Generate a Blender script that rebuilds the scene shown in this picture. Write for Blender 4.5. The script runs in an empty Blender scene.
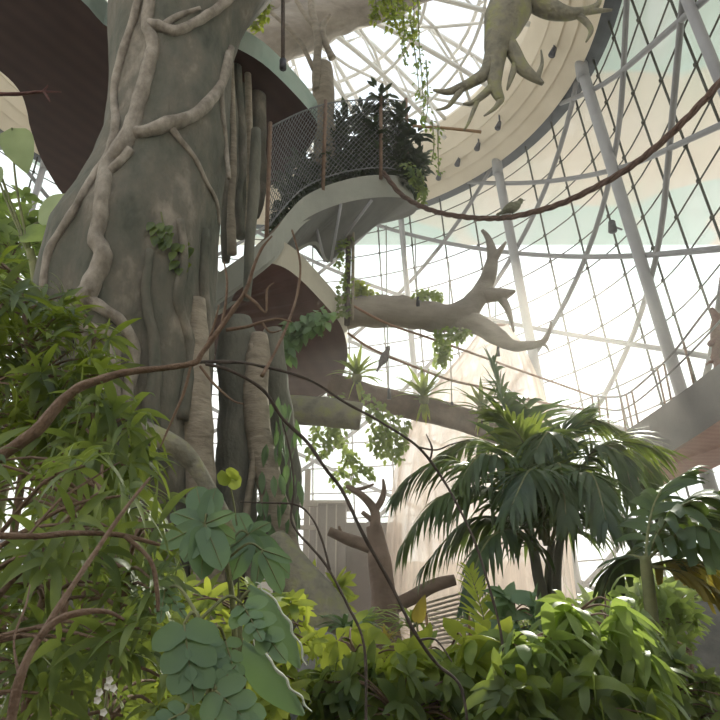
import bpy, math, random
from mathutils import Vector, Matrix, noise
from mathutils.bvhtree import BVHTree
from mathutils.geometry import tessellate_polygon

RND = random.Random(11)
SC = bpy.context.scene
COL = SC.collection
PI = math.pi
V = Vector
UP = V((0, 0, 1))

# ------------------------------------------------------------------ camera
FPX = 690.0
PITCH = math.radians(20)
CAM = V((0, 0, 1.7))
cp, sp = math.cos(PITCH), math.sin(PITCH)
FWD = V((0, cp, sp))
cam_d = bpy.data.cameras.new('camera')
cam = bpy.data.objects.new('camera', cam_d)
COL.objects.link(cam)
cam.location = CAM
cam.rotation_euler = (PI / 2 + PITCH, 0, 0)
cam_d.sensor_width = 36
cam_d.lens = 36 * FPX / 720
cam_d.clip_end = 500
SC.camera = cam


def ray(px, py):
    u = (px - 360) / FPX
    v = (360 - py) / FPX
    return V((u, cp - v * sp, sp + v * cp))


def P(px, py, Y):
    d = ray(px, py)
    return CAM + d * (Y / d.y)


def onz(px, py, z):
    d = ray(px, py)
    return CAM + d * ((z - CAM.z) / d.z)


def S(rpx, p):
    return rpx * (p - CAM).dot(FWD) / FPX


# ------------------------------------------------------------------ helpers
def wloc(o):
    r = V((0, 0, 0))
    while o is not None:
        r += o.location
        o = o.parent
    return r


def tag(o, label=None, cat=None, group=None, kind=None):
    if label:
        o['label'] = label
    if cat:
        o['category'] = cat
    if group:
        o['group'] = group
    if kind:
        o['kind'] = kind
    return o


def thing(name, label, cat, loc=(0, 0, 0), group=None):
    o = bpy.data.objects.new(name, None)
    o.empty_display_size = 0.1
    COL.objects.link(o)
    o.location = loc
    return tag(o, label, cat, group)


def smooth_path(pts, n=6):
    pts = [V(p) for p in pts]
    if len(pts) < 3:
        return [pts[0].lerp(pts[-1], i / n) for i in range(n + 1)]
    out = []
    m = len(pts)
    for i in range(m - 1):
        p0 = pts[max(i - 1, 0)]
        p1 = pts[i]
        p2 = pts[i + 1]
        p3 = pts[min(i + 2, m - 1)]
        for k in range(n):
            t = k / n
            out.append(0.5 * ((2 * p1) + (p2 - p0) * t + (2 * p0 - 5 * p1 + 4 * p2 - p3) * t * t
                              + (3 * p1 - p0 - 3 * p2 + p3) * t * t * t))
    out.append(pts[-1])
    return out


def interp(vals, t):
    x = t * (len(vals) - 1)
    i = min(int(x), len(vals) - 2)
    return vals[i] + (vals[i + 1] - vals[i]) * (x - i)


class MB:
    def __init__(self):
        self.v = []
        self.f = []

    def add(self, vs, fs):
        o = len(self.v)
        self.v.extend(vs)
        self.f.extend([tuple(i + o for i in f) for f in fs])

    def box(self, c, s, rz=0.0):
        c = V(c)
        m = Matrix.Rotation(rz, 3, 'Z')
        vs = [c + m @ V((sx * s[0] / 2, sy * s[1] / 2, sz * s[2] / 2)) for sx in (-1, 1) for sy in (-1, 1) for sz in (-1, 1)]
        self.add(vs, [(0, 1, 3, 2), (4, 6, 7, 5), (0, 4, 5, 1), (2, 3, 7, 6), (0, 2, 6, 4), (1, 5, 7, 3)])
        return self

    def tube(self, pts, rads, seg=8, n=5, amp=0.0, freq=3.0, flat=1.0, cap=True):
        path = smooth_path(pts, n) if n > 1 else [V(p) for p in pts]
        m = len(path)
        if not isinstance(rads, (list, tuple)):
            rads = [rads, rads]
        t0 = (path[1] - path[0]).normalized()
        a = UP if abs(t0.z) < 0.9 else V((1, 0, 0))
        nrm = (a - t0 * a.dot(t0)).normalized()
        vs, fs = [], []
        for i, p in enumerate(path):
            t = (path[min(i + 1, m - 1)] - path[max(i - 1, 0)])
            if t.length < 1e-9:
                t = t0
            t = t.normalized()
            nrm = (nrm - t * nrm.dot(t))
            nrm = nrm.normalized() if nrm.length > 1e-6 else t.orthogonal().normalized()
            b = t.cross(nrm)
            r = interp(rads, i / (m - 1))
            for k in range(seg):
                ang = 2 * PI * k / seg
                dvec = nrm * math.cos(ang) + b * math.sin(ang) * flat
                rr = r
                if amp:
                    rr = r * (1 + amp * noise.noise((p + dvec * r) * freq))
                vs.append(p + dvec * rr)
        for i in range(m - 1):
            for k in range(seg):
                k2 = (k + 1) % seg
                fs.append((i * seg + k, i * seg + k2, (i + 1) * seg + k2, (i + 1) * seg + k))
        if cap:
            fs.append(tuple(range(seg - 1, -1, -1)))
            fs.append(tuple((m - 1) * seg + k for k in range(seg)))
        self.add(vs, fs)
        return self

    def blob(self, c, rad, nu=14, nv=9, amp=0.0, freq=1.5):
        c = V(c)
        rad = V(rad) if not isinstance(rad, (int, float)) else V((rad, rad, rad))
        vs, fs = [c + V((0, 0, rad.z))], []
        for j in range(1, nv):
            th = PI * j / nv
            for i in range(nu):
                ph = 2 * PI * i / nu
                d = V((math.sin(th) * math.cos(ph), math.sin(th) * math.sin(ph), math.cos(th)))
                q = V((d.x * rad.x, d.y * rad.y, d.z * rad.z))
                if amp:
                    q *= 1 + amp * noise.noise((c + q) * freq)
                vs.append(c + q)
        vs.append(c - V((0, 0, rad.z)))
        for i in range(nu):
            fs.append((0, 1 + i, 1 + (i + 1) % nu))
            fs.append((len(vs) - 1, 1 + (nv - 2) * nu + (i + 1) % nu, 1 + (nv - 2) * nu + i))
        for j in range(nv - 2):
            for i in range(nu):
                i2 = (i + 1) % nu
                fs.append((1 + j * nu + i, 1 + (j + 1) * nu + i, 1 + (j + 1) * nu + i2, 1 + j * nu + i2))
        self.add(vs, fs)
        return self

    def leaf(self, base, d, nrm, L, W, prof='lance', droop=0.25, fold=0.15, n=5, wave=0.0):
        base = V(base)
        d = V(d).normalized()
        nrm = V(nrm)
        side = d.cross(nrm)
        if side.length < 1e-4:
            side = d.orthogonal()
        side.normalize()
        nn = side.cross(d).normalized()
        vs, fs = [], []
        p = base
        dirv = d
        step = L / n
        for i in range(n + 1):
            t = i / n
            w = W * 0.5 * PROF[prof](t)
            up = side.cross(dirv).normalized()
            wv = up * (wave * W * math.sin(t * 9 + W * 77))
            vs += [p - side * w + up * fold * w + wv, p, p + side * w + up * fold * w - wv]
            dirv = (dirv + V((0, 0, -1)) * droop * 2 / n).normalized()
            p = p + dirv * step
        for i in range(n):
            a = i * 3
            fs += [(a, a + 1, a + 4, a + 3), (a + 1, a + 2, a + 5, a + 4)]
        self.add(vs, fs)
        return self

    def build(self, name, mat, parent=None, smooth=True):
        off = wloc(parent) if parent is not None else V((0, 0, 0))
        me = bpy.data.meshes.new(name)
        me.from_pydata([tuple(V(q) - off) for q in self.v], [], self.f)
        me.materials.append(mat)
        if smooth:
            me.polygons.foreach_set('use_smooth', [True] * len(me.polygons))
        me.update()
        o = bpy.data.objects.new(name, me)
        COL.objects.link(o)
        if parent is not None:
            o.parent = parent
        return o

    def bvh(self):
        return BVHTree.FromPolygons([tuple(q) for q in self.v], self.f)


def _obl(t):
    return min(1.0, (t * 5) ** 0.6, max(0.0, (1 - t) * 3.2) ** 0.5)


PROF = {
    'lance': lambda t: max(0.04, math.sin(PI * min(1, t ** 0.8)) ** 0.9) if 0 < t < 1 else 0.03,
    'oblong': lambda t: max(0.04, _obl(t)),
    'obov': lambda t: max(0.05, math.sin(PI * min(1, t ** 1.45)) ** 0.7) if 0 < t < 1 else 0.05,
    'ovate': lambda t: max(0.03, math.sin(PI * min(1, t ** 0.62)) ** 0.8) if 0 < t < 1 else 0.03,
    'strap': lambda t: max(0.05, min(1.0, (1 - t) * 2.2) * min(1, 0.55 + t * 3)),
    'scallop': lambda t: max(0.04, math.sin(PI * min(1, t ** 0.75)) ** 0.55 * (0.6 + 0.4 * abs(math.sin(t * PI * 3.6)) ** 0.6)) if 0 < t < 1 else 0.04,
    'ragged': lambda t: max(0.05, min(1.0, 0.3 + t * 2.2) * (1.0 if t < 0.8 else 0.75)),
}


def rvec(r=1.0):
    while True:
        q = V((RND.uniform(-1, 1), RND.uniform(-1, 1), RND.uniform(-1, 1)))
        if 0.05 < q.length < 1:
            return q.normalized() * r


# ------------------------------------------------------------------ materials
def nodes_of(m):
    m.use_nodes = True
    nt = m.node_tree
    nt.nodes.clear()
    return nt, nt.nodes, nt.links


def mat_noise(name, cols, scale=4.0, rough=0.8, bump=0.0, stretch=(1, 1, 1), metal=0.0, detail=6, spec=0.3, bscale=None, pos=None):
    m = bpy.data.materials.new(name)
    nt, N, L = nodes_of(m)
    out = N.new('ShaderNodeOutputMaterial')
    b = N.new('ShaderNodeBsdfPrincipled')
    tc = N.new('ShaderNodeTexCoord')
    mp = N.new('ShaderNodeMapping')
    mp.inputs['Scale'].default_value = stretch
    nz = N.new('ShaderNodeTexNoise')
    nz.inputs['Scale'].default_value = scale
    nz.inputs['Detail'].default_value = detail
    nz.inputs['Roughness'].default_value = 0.6
    rp = N.new('ShaderNodeValToRGB')
    el = rp.color_ramp.elements
    k = len(cols)
    for i, c in enumerate(cols):
        x = (pos[i] if pos else 0.28 + 0.44 * i / max(1, k - 1))
        if i < 2:
            e = el[i]
            e.position = x
        else:
            e = el.new(x)
        e.color = (*c, 1)
    L.new(tc.outputs['Object'], mp.inputs['Vector'])
    L.new(mp.outputs['Vector'], nz.inputs['Vector'])
    L.new(nz.outputs['Fac'], rp.inputs['Fac'])
    L.new(rp.outputs['Color'], b.inputs['Base Color'])
    b.inputs['Roughness'].default_value = rough
    b.inputs['Metallic'].default_value = metal
    b.inputs['Specular IOR Level'].default_value = spec
    if bump:
        n2 = N.new('ShaderNodeTexNoise')
        n2.inputs['Scale'].default_value = bscale or scale * 3
        n2.inputs['Detail'].default_value = 5
        bp = N.new('ShaderNodeBump')
        bp.inputs['Strength'].default_value = bump
        bp.inputs['Distance'].default_value = 0.06
        L.new(mp.outputs['Vector'], n2.inputs['Vector'])
        L.new(n2.outputs['Fac'], bp.inputs['Height'])
        L.new(bp.outputs['Normal'], b.inputs['Normal'])
    L.new(b.outputs['BSDF'], out.inputs['Surface'])
    return m


def mat_leaf(name, c1, c2, ct, tr=0.4, scale=2.2, rough=0.45, spec=0.4):
    m = bpy.data.materials.new(name)
    nt, N, L = nodes_of(m)
    out = N.new('ShaderNodeOutputMaterial')
    b = N.new('ShaderNodeBsdfPrincipled')
    b.inputs['Roughness'].default_value = rough
    b.inputs['Specular IOR Level'].default_value = spec
    tl = N.new('ShaderNodeBsdfTranslucent')
    mx = N.new('ShaderNodeMixShader')
    mx.inputs[0].default_value = tr
    tc = N.new('ShaderNodeTexCoord')
    nz = N.new('ShaderNodeTexNoise')
    nz.inputs['Scale'].default_value = scale
    nz.inputs['Detail'].default_value = 3
    rp = N.new('ShaderNodeValToRGB')
    rp.color_ramp.elements[0].position = 0.35
    rp.color_ramp.elements[1].position = 0.68
    rp.color_ramp.elements[0].color = (*c1, 1)
    rp.color_ramp.elements[1].color = (*c2, 1)
    r2 = N.new('ShaderNodeValToRGB')
    r2.color_ramp.elements[0].position = 0.35
    r2.color_ramp.elements[1].position = 0.68
    r2.color_ramp.elements[0].color = (*[x * 0.6 for x in ct], 1)
    r2.color_ramp.elements[1].color = (*ct, 1)
    L.new(tc.outputs['Object'], nz.inputs['Vector'])
    L.new(nz.outputs['Fac'], rp.inputs['Fac'])
    L.new(nz.outputs['Fac'], r2.inputs['Fac'])
    L.new(rp.outputs['Color'], b.inputs['Base Color'])
    L.new(r2.outputs['Color'], tl.inputs['Color'])
    L.new(b.outputs['BSDF'], mx.inputs[1])
    L.new(tl.outputs['BSDF'], mx.inputs[2])
    L.new(mx.outputs['Shader'], out.inputs['Surface'])
    return m


def mat_glass(name, tint=(0.96, 0.98, 0.97), refl=0.05):
    m = bpy.data.materials.new(name)
    nt, N, L = nodes_of(m)
    out = N.new('ShaderNodeOutputMaterial')
    t = N.new('ShaderNodeBsdfTransparent')
    g = N.new('ShaderNodeBsdfGlossy')
    g.inputs['Roughness'].default_value = 0.05
    mx = N.new('ShaderNodeMixShader')
    mx.inputs[0].default_value = refl
    # panes vary slightly from clear to pale green
    tc = N.new('ShaderNodeTexCoord')
    nz = N.new('ShaderNodeTexNoise')
    nz.inputs['Scale'].default_value = 0.25
    rp = N.new('ShaderNodeValToRGB')
    rp.color_ramp.elements[0].position = 0.42
    rp.color_ramp.elements[1].position = 0.58
    rp.color_ramp.elements[0].color = (*tint, 1)
    rp.color_ramp.elements[1].color = (tint[0] * 0.93, tint[1] * 0.99, tint[2] * 0.97, 1)
    L.new(tc.outputs['Object'], nz.inputs['Vector'])
    L.new(nz.outputs['Fac'], rp.inputs['Fac'])
    L.new(rp.outputs['Color'], t.inputs['Color'])
    L.new(t.outputs['BSDF'], mx.inputs[1])
    L.new(g.outputs['BSDF'], mx.inputs[2])
    L.new(mx.outputs['Shader'], out.inputs['Surface'])
    return m


def mat_sheer(name, col, alpha=0.3):
    m = bpy.data.materials.new(name)
    nt, N, L = nodes_of(m)
    out = N.new('ShaderNodeOutputMaterial')
    t = N.new('ShaderNodeBsdfTransparent')
    d = N.new('ShaderNodeBsdfDiffuse')
    d.inputs['Color'].default_value = (*col, 1)
    tl = N.new('ShaderNodeBsdfTranslucent')
    tl.inputs['Color'].default_value = (*col, 1)
    m1 = N.new('ShaderNodeMixShader')
    m1.inputs[0].default_value = 0.55
    m2 = N.new('ShaderNodeMixShader')
    m2.inputs[0].default_value = 1 - alpha
    tc = N.new('ShaderNodeTexCoord')
    mp = N.new('ShaderNodeMapping')
    mp.inputs['Scale'].default_value = (5, 5, 0.35)
    nz = N.new('ShaderNodeTexNoise')
    nz.inputs['Scale'].default_value = 1.0
    nz.inputs['Detail'].default_value = 5
    mr = N.new('ShaderNodeMapRange')
    mr.inputs[1].default_value = 0.3
    mr.inputs[2].default_value = 0.7
    mr.inputs[3].default_value = max(0, 1 - alpha - 0.22)
    mr.inputs[4].default_value = 1 - alpha + 0.22
    L.new(tc.outputs['Object'], mp.inputs['Vector'])
    L.new(mp.outputs['Vector'], nz.inputs['Vector'])
    L.new(nz.outputs['Fac'], mr.inputs[0])
    L.new(mr.outputs[0], m2.inputs[0])
    L.new(d.outputs[0], m1.inputs[1])
    L.new(tl.outputs[0], m1.inputs[2])
    L.new(t.outputs[0], m2.inputs[1])
    L.new(m1.outputs[0], m2.inputs[2])
    L.new(m2.outputs[0], out.inputs['Surface'])
    return m


def mat_plank(name, c1, c2, scale=2.5, rot=0.0):
    m = bpy.data.materials.new(name)
    nt, N, L = nodes_of(m)
    out = N.new('ShaderNodeOutputMaterial')
    b = N.new('ShaderNodeBsdfPrincipled')
    b.inputs['Roughness'].default_value = 0.7
    b.inputs['Specular IOR Level'].default_value = 0.12
    tc = N.new('ShaderNodeTexCoord')
    mp = N.new('ShaderNodeMapping')
    mp.inputs['Rotation'].default_value = (0, 0, rot)
    w = N.new('ShaderNodeTexWave')
    w.inputs['Scale'].default_value = scale
    w.inputs['Distortion'].default_value = 0.4
    nz = N.new('ShaderNodeTexNoise')
    nz.inputs['Scale'].default_value = 1.2
    ad = N.new('ShaderNodeMath')
    ad.operation = 'MULTIPLY_ADD'
    ad.inputs[1].default_value = 0.3
    rp = N.new('ShaderNodeValToRGB')
    rp.color_ramp.elements[0].position = 0.3
    rp.color_ramp.elements[1].position = 0.9
    rp.color_ramp.elements[0].color = (*c1, 1)
    rp.color_ramp.elements[1].color = (*c2, 1)
    L.new(tc.outputs['Object'], mp.inputs['Vector'])
    L.new(mp.outputs['Vector'], w.inputs['Vector'])
    L.new(mp.outputs['Vector'], nz.inputs['Vector'])
    L.new(w.outputs['Fac'], ad.inputs[0])
    L.new(nz.outputs['Fac'], ad.inputs[2])
    L.new(ad.outputs[0], rp.inputs['Fac'])
    L.new(rp.outputs['Color'], b.inputs['Base Color'])
    L.new(b.outputs['BSDF'], out.inputs['Surface'])
    return m


M = {}
M['bark'] = mat_noise('giant_bark', [(0.045, 0.05, 0.04), (0.10, 0.102, 0.08), (0.145, 0.132, 0.105), (0.30, 0.265, 0.215)], 1.9, 0.9, 0.8, (1, 1, 0.55), bscale=7, detail=9)
M['root'] = mat_noise('strangler_root_bark', [(0.13, 0.11, 0.085), (0.25, 0.22, 0.18), (0.38, 0.34, 0.285)], 5, 0.9, 0.5, (1, 1, 0.7), bscale=16)
M['root_dark'] = mat_noise('aerial_root_bark_dark', [(0.10, 0.105, 0.085), (0.20, 0.19, 0.15)], 3, 0.9, 0.5, (1, 1, 0.5), bscale=12)
M['root_pale'] = mat_noise('aerial_root_bark_pale', [(0.20, 0.17, 0.13), (0.36, 0.31, 0.24)], 3, 0.9, 0.5, (1, 1, 2.5), bscale=8)
M['deadwood'] = mat_noise('grey_deadwood', [(0.19, 0.165, 0.14), (0.36, 0.32, 0.27)], 3, 0.85, 0.4, (0.4, 1, 1), bscale=10)
M['mosswood'] = mat_noise('mossy_wood', [(0.14, 0.135, 0.105), (0.24, 0.225, 0.17), (0.28, 0.29, 0.12)], 4, 0.9, 0.5, bscale=14)
M['twig'] = mat_noise('twig_bark', [(0.12, 0.075, 0.05), (0.26, 0.18, 0.125)], 9, 0.8, 0.4, bscale=40)
M['twig_dark'] = mat_noise('dark_twig_bark', [(0.06, 0.05, 0.042), (0.13, 0.10, 0.085)], 9, 0.8, 0.3, bscale=40)
M['stem'] = mat_noise('green_stem', [(0.12, 0.14, 0.06), (0.22, 0.22, 0.10)], 6, 0.7, 0.2)
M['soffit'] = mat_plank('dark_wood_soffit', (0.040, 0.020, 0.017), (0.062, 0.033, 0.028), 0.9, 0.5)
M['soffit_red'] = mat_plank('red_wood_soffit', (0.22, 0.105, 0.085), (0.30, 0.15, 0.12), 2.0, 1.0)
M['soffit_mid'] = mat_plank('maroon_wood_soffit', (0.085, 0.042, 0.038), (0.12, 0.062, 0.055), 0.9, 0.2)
M['soffit_grey'] = mat_noise('grey_soffit', [(0.14, 0.14, 0.135), (0.19, 0.19, 0.18)], 2, 0.8)
M['fascia'] = mat_noise('pale_concrete_fascia', [(0.30, 0.31, 0.27), (0.39, 0.39, 0.34)], 1.5, 0.75, 0.1)
M['fascia_green'] = mat_noise('pale_green_fascia', [(0.27, 0.37, 0.31), (0.42, 0.48, 0.42)], 1.2, 0.7, 0.1)
M['fascia_grey'] = mat_noise('grey_render_parapet', [(0.135, 0.125, 0.125), (0.175, 0.165, 0.16)], 1.5, 0.8, 0.1)
M['landing_edge'] = mat_noise('buff_landing_fascia', [(0.42, 0.39, 0.31), (0.52, 0.48, 0.39)], 1.5, 0.75)
M['brownwood'] = mat_noise('brown_deadwood', [(0.12, 0.08, 0.06), (0.24, 0.17, 0.13)], 3, 0.85, 0.4, bscale=10)
M['deck'] = mat_noise('deck_boards', [(0.16, 0.12, 0.09), (0.25, 0.2, 0.15)], 3, 0.8)
M['white_steel'] = mat_noise('white_painted_steel', [(0.29, 0.29, 0.30), (0.36, 0.36, 0.37)], 2, 0.45)
M['roof_steel'] = mat_noise('pale_roof_steel', [(0.62, 0.60, 0.56), (0.74, 0.72, 0.68)], 2, 0.5)
M['mullion'] = mat_noise('grey_glazing_cable', [(0.06, 0.062, 0.05), (0.10, 0.102, 0.085)], 3, 0.6, spec=0.15)
M['brace'] = mat_noise('grey_brace_steel', [(0.20, 0.20, 0.205), (0.26, 0.26, 0.265)], 2, 0.5)
M['cream'] = mat_noise('cream_ring_panels', [(0.62, 0.54, 0.42), (0.74, 0.66, 0.53)], 0.6, 0.6, detail=3)
M['ring_dark'] = mat_noise('dark_ring_channel', [(0.03, 0.033, 0.04), (0.07, 0.075, 0.085)], 1.5, 0.5)
M['canopy'] = mat_noise('outer_canopy_soffit', [(0.78, 0.70, 0.59), (0.79, 0.74, 0.66), (0.66, 0.77, 0.73), (0.72, 0.80, 0.77)], 0.16, 0.5, detail=1, pos=[0.3, 0.5, 0.53, 0.7])  # pale teal patches put glass reflections into the cream soffit colour
M['glass'] = mat_glass('clear_glazing')
M['roof_glass'] = mat_glass('roof_glazing', (0.97, 0.985, 1.0), 0.03)
M['rope'] = mat_noise('brown_rope', [(0.10, 0.062, 0.05), (0.22, 0.145, 0.115)], 14, 0.95, 0.6, bscale=50)
M['rope_red'] = mat_noise('reddish_thin_rope', [(0.24, 0.13, 0.085), (0.34, 0.2, 0.14)], 14, 0.9)
M['cord'] = mat_noise('pale_cord', [(0.42, 0.42, 0.40), (0.55, 0.55, 0.52)], 10, 0.8)
M['wire'] = mat_noise('net_wire', [(0.13, 0.135, 0.14), (0.22, 0.225, 0.23)], 10, 0.6)
M['pole'] = mat_noise('bamboo_pole', [(0.28, 0.17, 0.09), (0.42, 0.28, 0.16)], 6, 0.7)
M['dark_metal'] = mat_noise('dark_lamp_metal', [(0.035, 0.035, 0.045), (0.07, 0.07, 0.08)], 6, 0.5)
M['rail_wood'] = mat_noise('brown_rail', [(0.16, 0.10, 0.07), (0.30, 0.2, 0.14)], 8, 0.7)
M['rail_grey'] = mat_noise('grey_handrail_steel', [(0.14, 0.135, 0.14), (0.2, 0.195, 0.2)], 8, 0.5)
M['red_wood'] = mat_noise('reddish_branch_bark', [(0.10, 0.045, 0.042), (0.17, 0.085, 0.075)], 9, 0.85, 0.4, bscale=30)
M['netcloth'] = mat_sheer('sheer_net_cloth', (0.82, 0.70, 0.62), 0.42)
M['hut'] = mat_noise('taupe_hut_panels', [(0.24, 0.20, 0.19), (0.30, 0.26, 0.24)], 1.5, 0.8)
M['wall'] = mat_noise('pale_back_wall', [(0.42, 0.37, 0.33), (0.52, 0.46, 0.41)], 1.0, 0.85)
M['wall_in'] = mat_noise('grey_rear_wall', [(0.42, 0.40, 0.37), (0.50, 0.48, 0.44)], 0.8, 0.9)
M['rock'] = mat_noise('grey_rock', [(0.12, 0.12, 0.115), (0.25, 0.24, 0.22)], 3, 0.9, 0.6, bscale=9)
M['soil'] = mat_noise('dark_soil', [(0.07, 0.055, 0.04), (0.15, 0.12, 0.085)], 1.5, 0.95, 0.4)
M['paving'] = mat_noise('pale_paving', [(0.52, 0.51, 0.49), (0.60, 0.59, 0.57)], 0.4, 0.9)
M['bird_green'] = mat_noise('olive_feathers', [(0.13, 0.14, 0.09), (0.25, 0.25, 0.18)], 30, 0.9)
M['bird_grey'] = mat_noise('grey_feathers', [(0.14, 0.13, 0.13), (0.24, 0.225, 0.22)], 30, 0.9)
M['dry'] = mat_leaf('dry_leaves', (0.26, 0.20, 0.12), (0.38, 0.31, 0.19), (0.4, 0.3, 0.14), 0.25)
M['l_dark'] = mat_leaf('dark_glossy_leaves', (0.038, 0.07, 0.02), (0.13, 0.175, 0.04), (0.40, 0.50, 0.05), 0.36, 4.0)
M['l_mid'] = mat_leaf('mid_green_leaves', (0.055, 0.10, 0.032), (0.16, 0.21, 0.065), (0.40, 0.50, 0.08), 0.4, 4.0)
M['l_blue'] = mat_leaf('blue_green_leaves', (0.085, 0.15, 0.08), (0.155, 0.245, 0.115), (0.26, 0.42, 0.12), 0.32, 2.0)
M['l_lime'] = mat_leaf('lime_leaves', (0.13, 0.21, 0.04), (0.34, 0.40, 0.07), (0.66, 0.74, 0.10), 0.5, 4.0)
M['l_palm'] = mat_leaf('palm_leaflets', (0.03, 0.06, 0.035), (0.085, 0.13, 0.05), (0.26, 0.38, 0.06), 0.3, 1.2)
M['l_soft'] = mat_leaf('soft_green_leaves', (0.13, 0.20, 0.06), (0.23, 0.31, 0.085), (0.46, 0.60, 0.12), 0.45, 2.0)
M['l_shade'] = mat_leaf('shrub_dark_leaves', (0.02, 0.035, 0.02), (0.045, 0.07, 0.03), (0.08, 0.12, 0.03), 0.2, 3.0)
M['l_yellow'] = mat_leaf('yellowing_leaflets', (0.22, 0.20, 0.05), (0.34, 0.28, 0.07), (0.62, 0.50, 0.08), 0.45, 1.5)
M['l_pale'] = mat_leaf('pale_broad_leaves', (0.22, 0.30, 0.14), (0.34, 0.40, 0.22), (0.50, 0.60, 0.28), 0.5, 1.0)
M['leaf_edge'] = mat_noise('pale_leaf_margin', [(0.45, 0.50, 0.40), (0.6, 0.62, 0.52)], 6, 0.5)
M['l_fern'] = mat_leaf('glowing_fern_leaflets', (0.26, 0.36, 0.05), (0.38, 0.46, 0.07), (0.80, 0.90, 0.12), 0.65, 3.0)
M['flower'] = mat_noise('white_petals', [(0.75, 0.74, 0.68), (0.85, 0.84, 0.78)], 6, 0.6)

# ------------------------------------------------------------------ dome geometry
H = 16.0
DC = V((-0.2 * H, 1.02 * H, 0))
A0, A1 = -6.0, 186.0


def W(az, r, zc):
    """point on the wall curve: a circle that opens out towards the visitor at both ends; zc = height above eye"""
    a = min(max(az, A0), A1)
    ar = math.radians(a)
    p = V((DC.x + r * math.cos(ar), DC.y + r * math.sin(ar), CAM.z + zc))
    if az < A0:
        p += V((math.sin(ar), -math.cos(ar), 0)) * (math.radians(A0 - az) * 0.7 * H)
    elif az > A1:
        p += V((-math.sin(ar), math.cos(ar), 0)) * (math.radians(az - A1) * 0.7 * H)
    return p


def rw(zc):
    return 0.655 * H + 0.14 * (H - zc)


def WP(az, zc, inset=0.0):
    return W(az, rw(zc) - inset, zc)


ZB = -1.7
AZS = [-70 + 8.1 * i for i in range(40)]      # -70 .. 246
# glazed wall
mb = MB()
zs = [ZB + (H - ZB) * i / 18 for i in range(19)]
vs = [WP(a, z) for z in zs for a in AZS]
na = len(AZS)
mb.add(vs, [(j * na + i, j * na + i + 1, (j + 1) * na + i + 1, (j + 1) * na + i) for j in range(18) for i in range(na - 1)])
wall_back = mb.build('wall_back', M['glass'], None)
tag(wall_back, kind='structure')
for a in AZS[3:33]:
    MB().tube([WP(a, z, 0.06) for z in (ZB, H * 0.3, H * 0.65, H)], 0.034, 5, 3).build('glazing_bar', M['mullion'], wall_back)
azd = [-70 + 316 * i / 90 for i in range(91)]
for k in range(0, 18):
    z = -1.45 + k * 0.99
    b = MB().tube([WP(a, z, 0.06) for a in azd], 0.026, 4, 1)
    for a in AZS:
        b.blob(WP(a, z, 0.08), 0.065, 6, 4)
    b.build('glazing_cable', M['mullion'], wall_back)


# diagonal members: two opposed families winding round the wall
def diag(a_mid, slope):
    pts = []
    for i in range(41):
        z = ZB + (H - ZB) * i / 40
        az = a_mid + (z - 11.0) / slope
        if -70 < az < 246:
            pts.append(WP(az, z, 0.25))
    if len(pts) > 3:
        MB().tube(pts, 0.08, 8, 1).build('diagonal_brace', M['brace'], wall_back)


for k in range(-3, 8):
    diag(-8 + 29 * k, 0.098)
    diag(15.5 + 29 * k, -0.135)

# columns, each a thing
col_words = {
    4: 'thick white steel column leaning past the end of the right-hand ramp',
    34: 'white steel column crossing the thick rope behind the perched olive bird',
    61: 'slim white steel column behind the long grey dead branch',
    -27: 'white steel column at the upper right corner above the rope end',
    90: 'white steel column behind the spiral walkways and hanging roots',
    148: 'white steel column beyond the pale broad leaves left of the trunk',
}
for az, lab in col_words.items():
    base = WP(az, ZB, 0.4)
    RC = 0.17 if az in (4, 34) else 0.12
    t = thing('steel_column', lab, 'column', base, 'leaning white columns of the dome')
    MB().tube([WP(az, z, 0.4) for z in (ZB, 4, 10, H - 0.15)], [RC, RC, RC, RC], 14, 3).build('shaft', M['white_steel'], t)
    c = WP(az, H - 0.2, 0.4)
    MB().tube([c - V((0, 0, 0.35)), c + V((0, 0, 0.25))], RC * 1.15, 14, 1).build('cap', M['white_steel'], t)
    MB().tube([base, base + V((0, 0, 0.12))], 0.38, 14, 1).build('base_plate', M['white_steel'], t)

# ring: dark channel then cream steps rising inward
azr = [-75 + 330 * i / 150 for i in range(151)]


def ring(name, prof, mat, parent=None):
    b = MB()
    m = len(prof)
    vs = [W(a, r * H, z * H) for a in azr for r, z in prof]
    b.add(vs, [(i * m + j, i * m + (j + 1) % m, (i + 1) * m + (j + 1) % m, (i + 1) * m + j)
               for i in range(len(azr) - 1) for j in range(m)])
    return b.build(name, mat, parent, smooth=False)


t1 = ring('trim_1', [(0.664, 0.999), (0.632, 1.0), (0.632, 1.03), (0.664, 1.03)], M['ring_dark'])
tag(t1, kind='structure')
steps = [(0.632, 0.994), (0.602, 1.014), (0.601, 1.010), (0.580, 1.028), (0.579, 1.024), (0.560, 1.046), (0.557, 1.046),
         (0.535, 1.085), (0.527, 1.11), (0.535, 1.125), (0.60, 1.10), (0.64, 1.04)]
t2 = ring('trim_2', steps, M['cream'])
tag(t2, kind='structure')

# glazed roof with its lattice frame
rb = MB()
prof = [(0.53, 1.12), (0.40, 1.17), (0.25, 1.21), (0.1, 1.235), (0.0, 1.24)]


def RP(deg, r, dz=0.0):
    zz = 1.12 + 0.12 * (1 - (r / 0.53) ** 2)
    a = math.radians(deg)
    return V((DC.x + r * H * math.cos(a), DC.y + r * H * math.sin(a), CAM.z + zz * H + dz))


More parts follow.
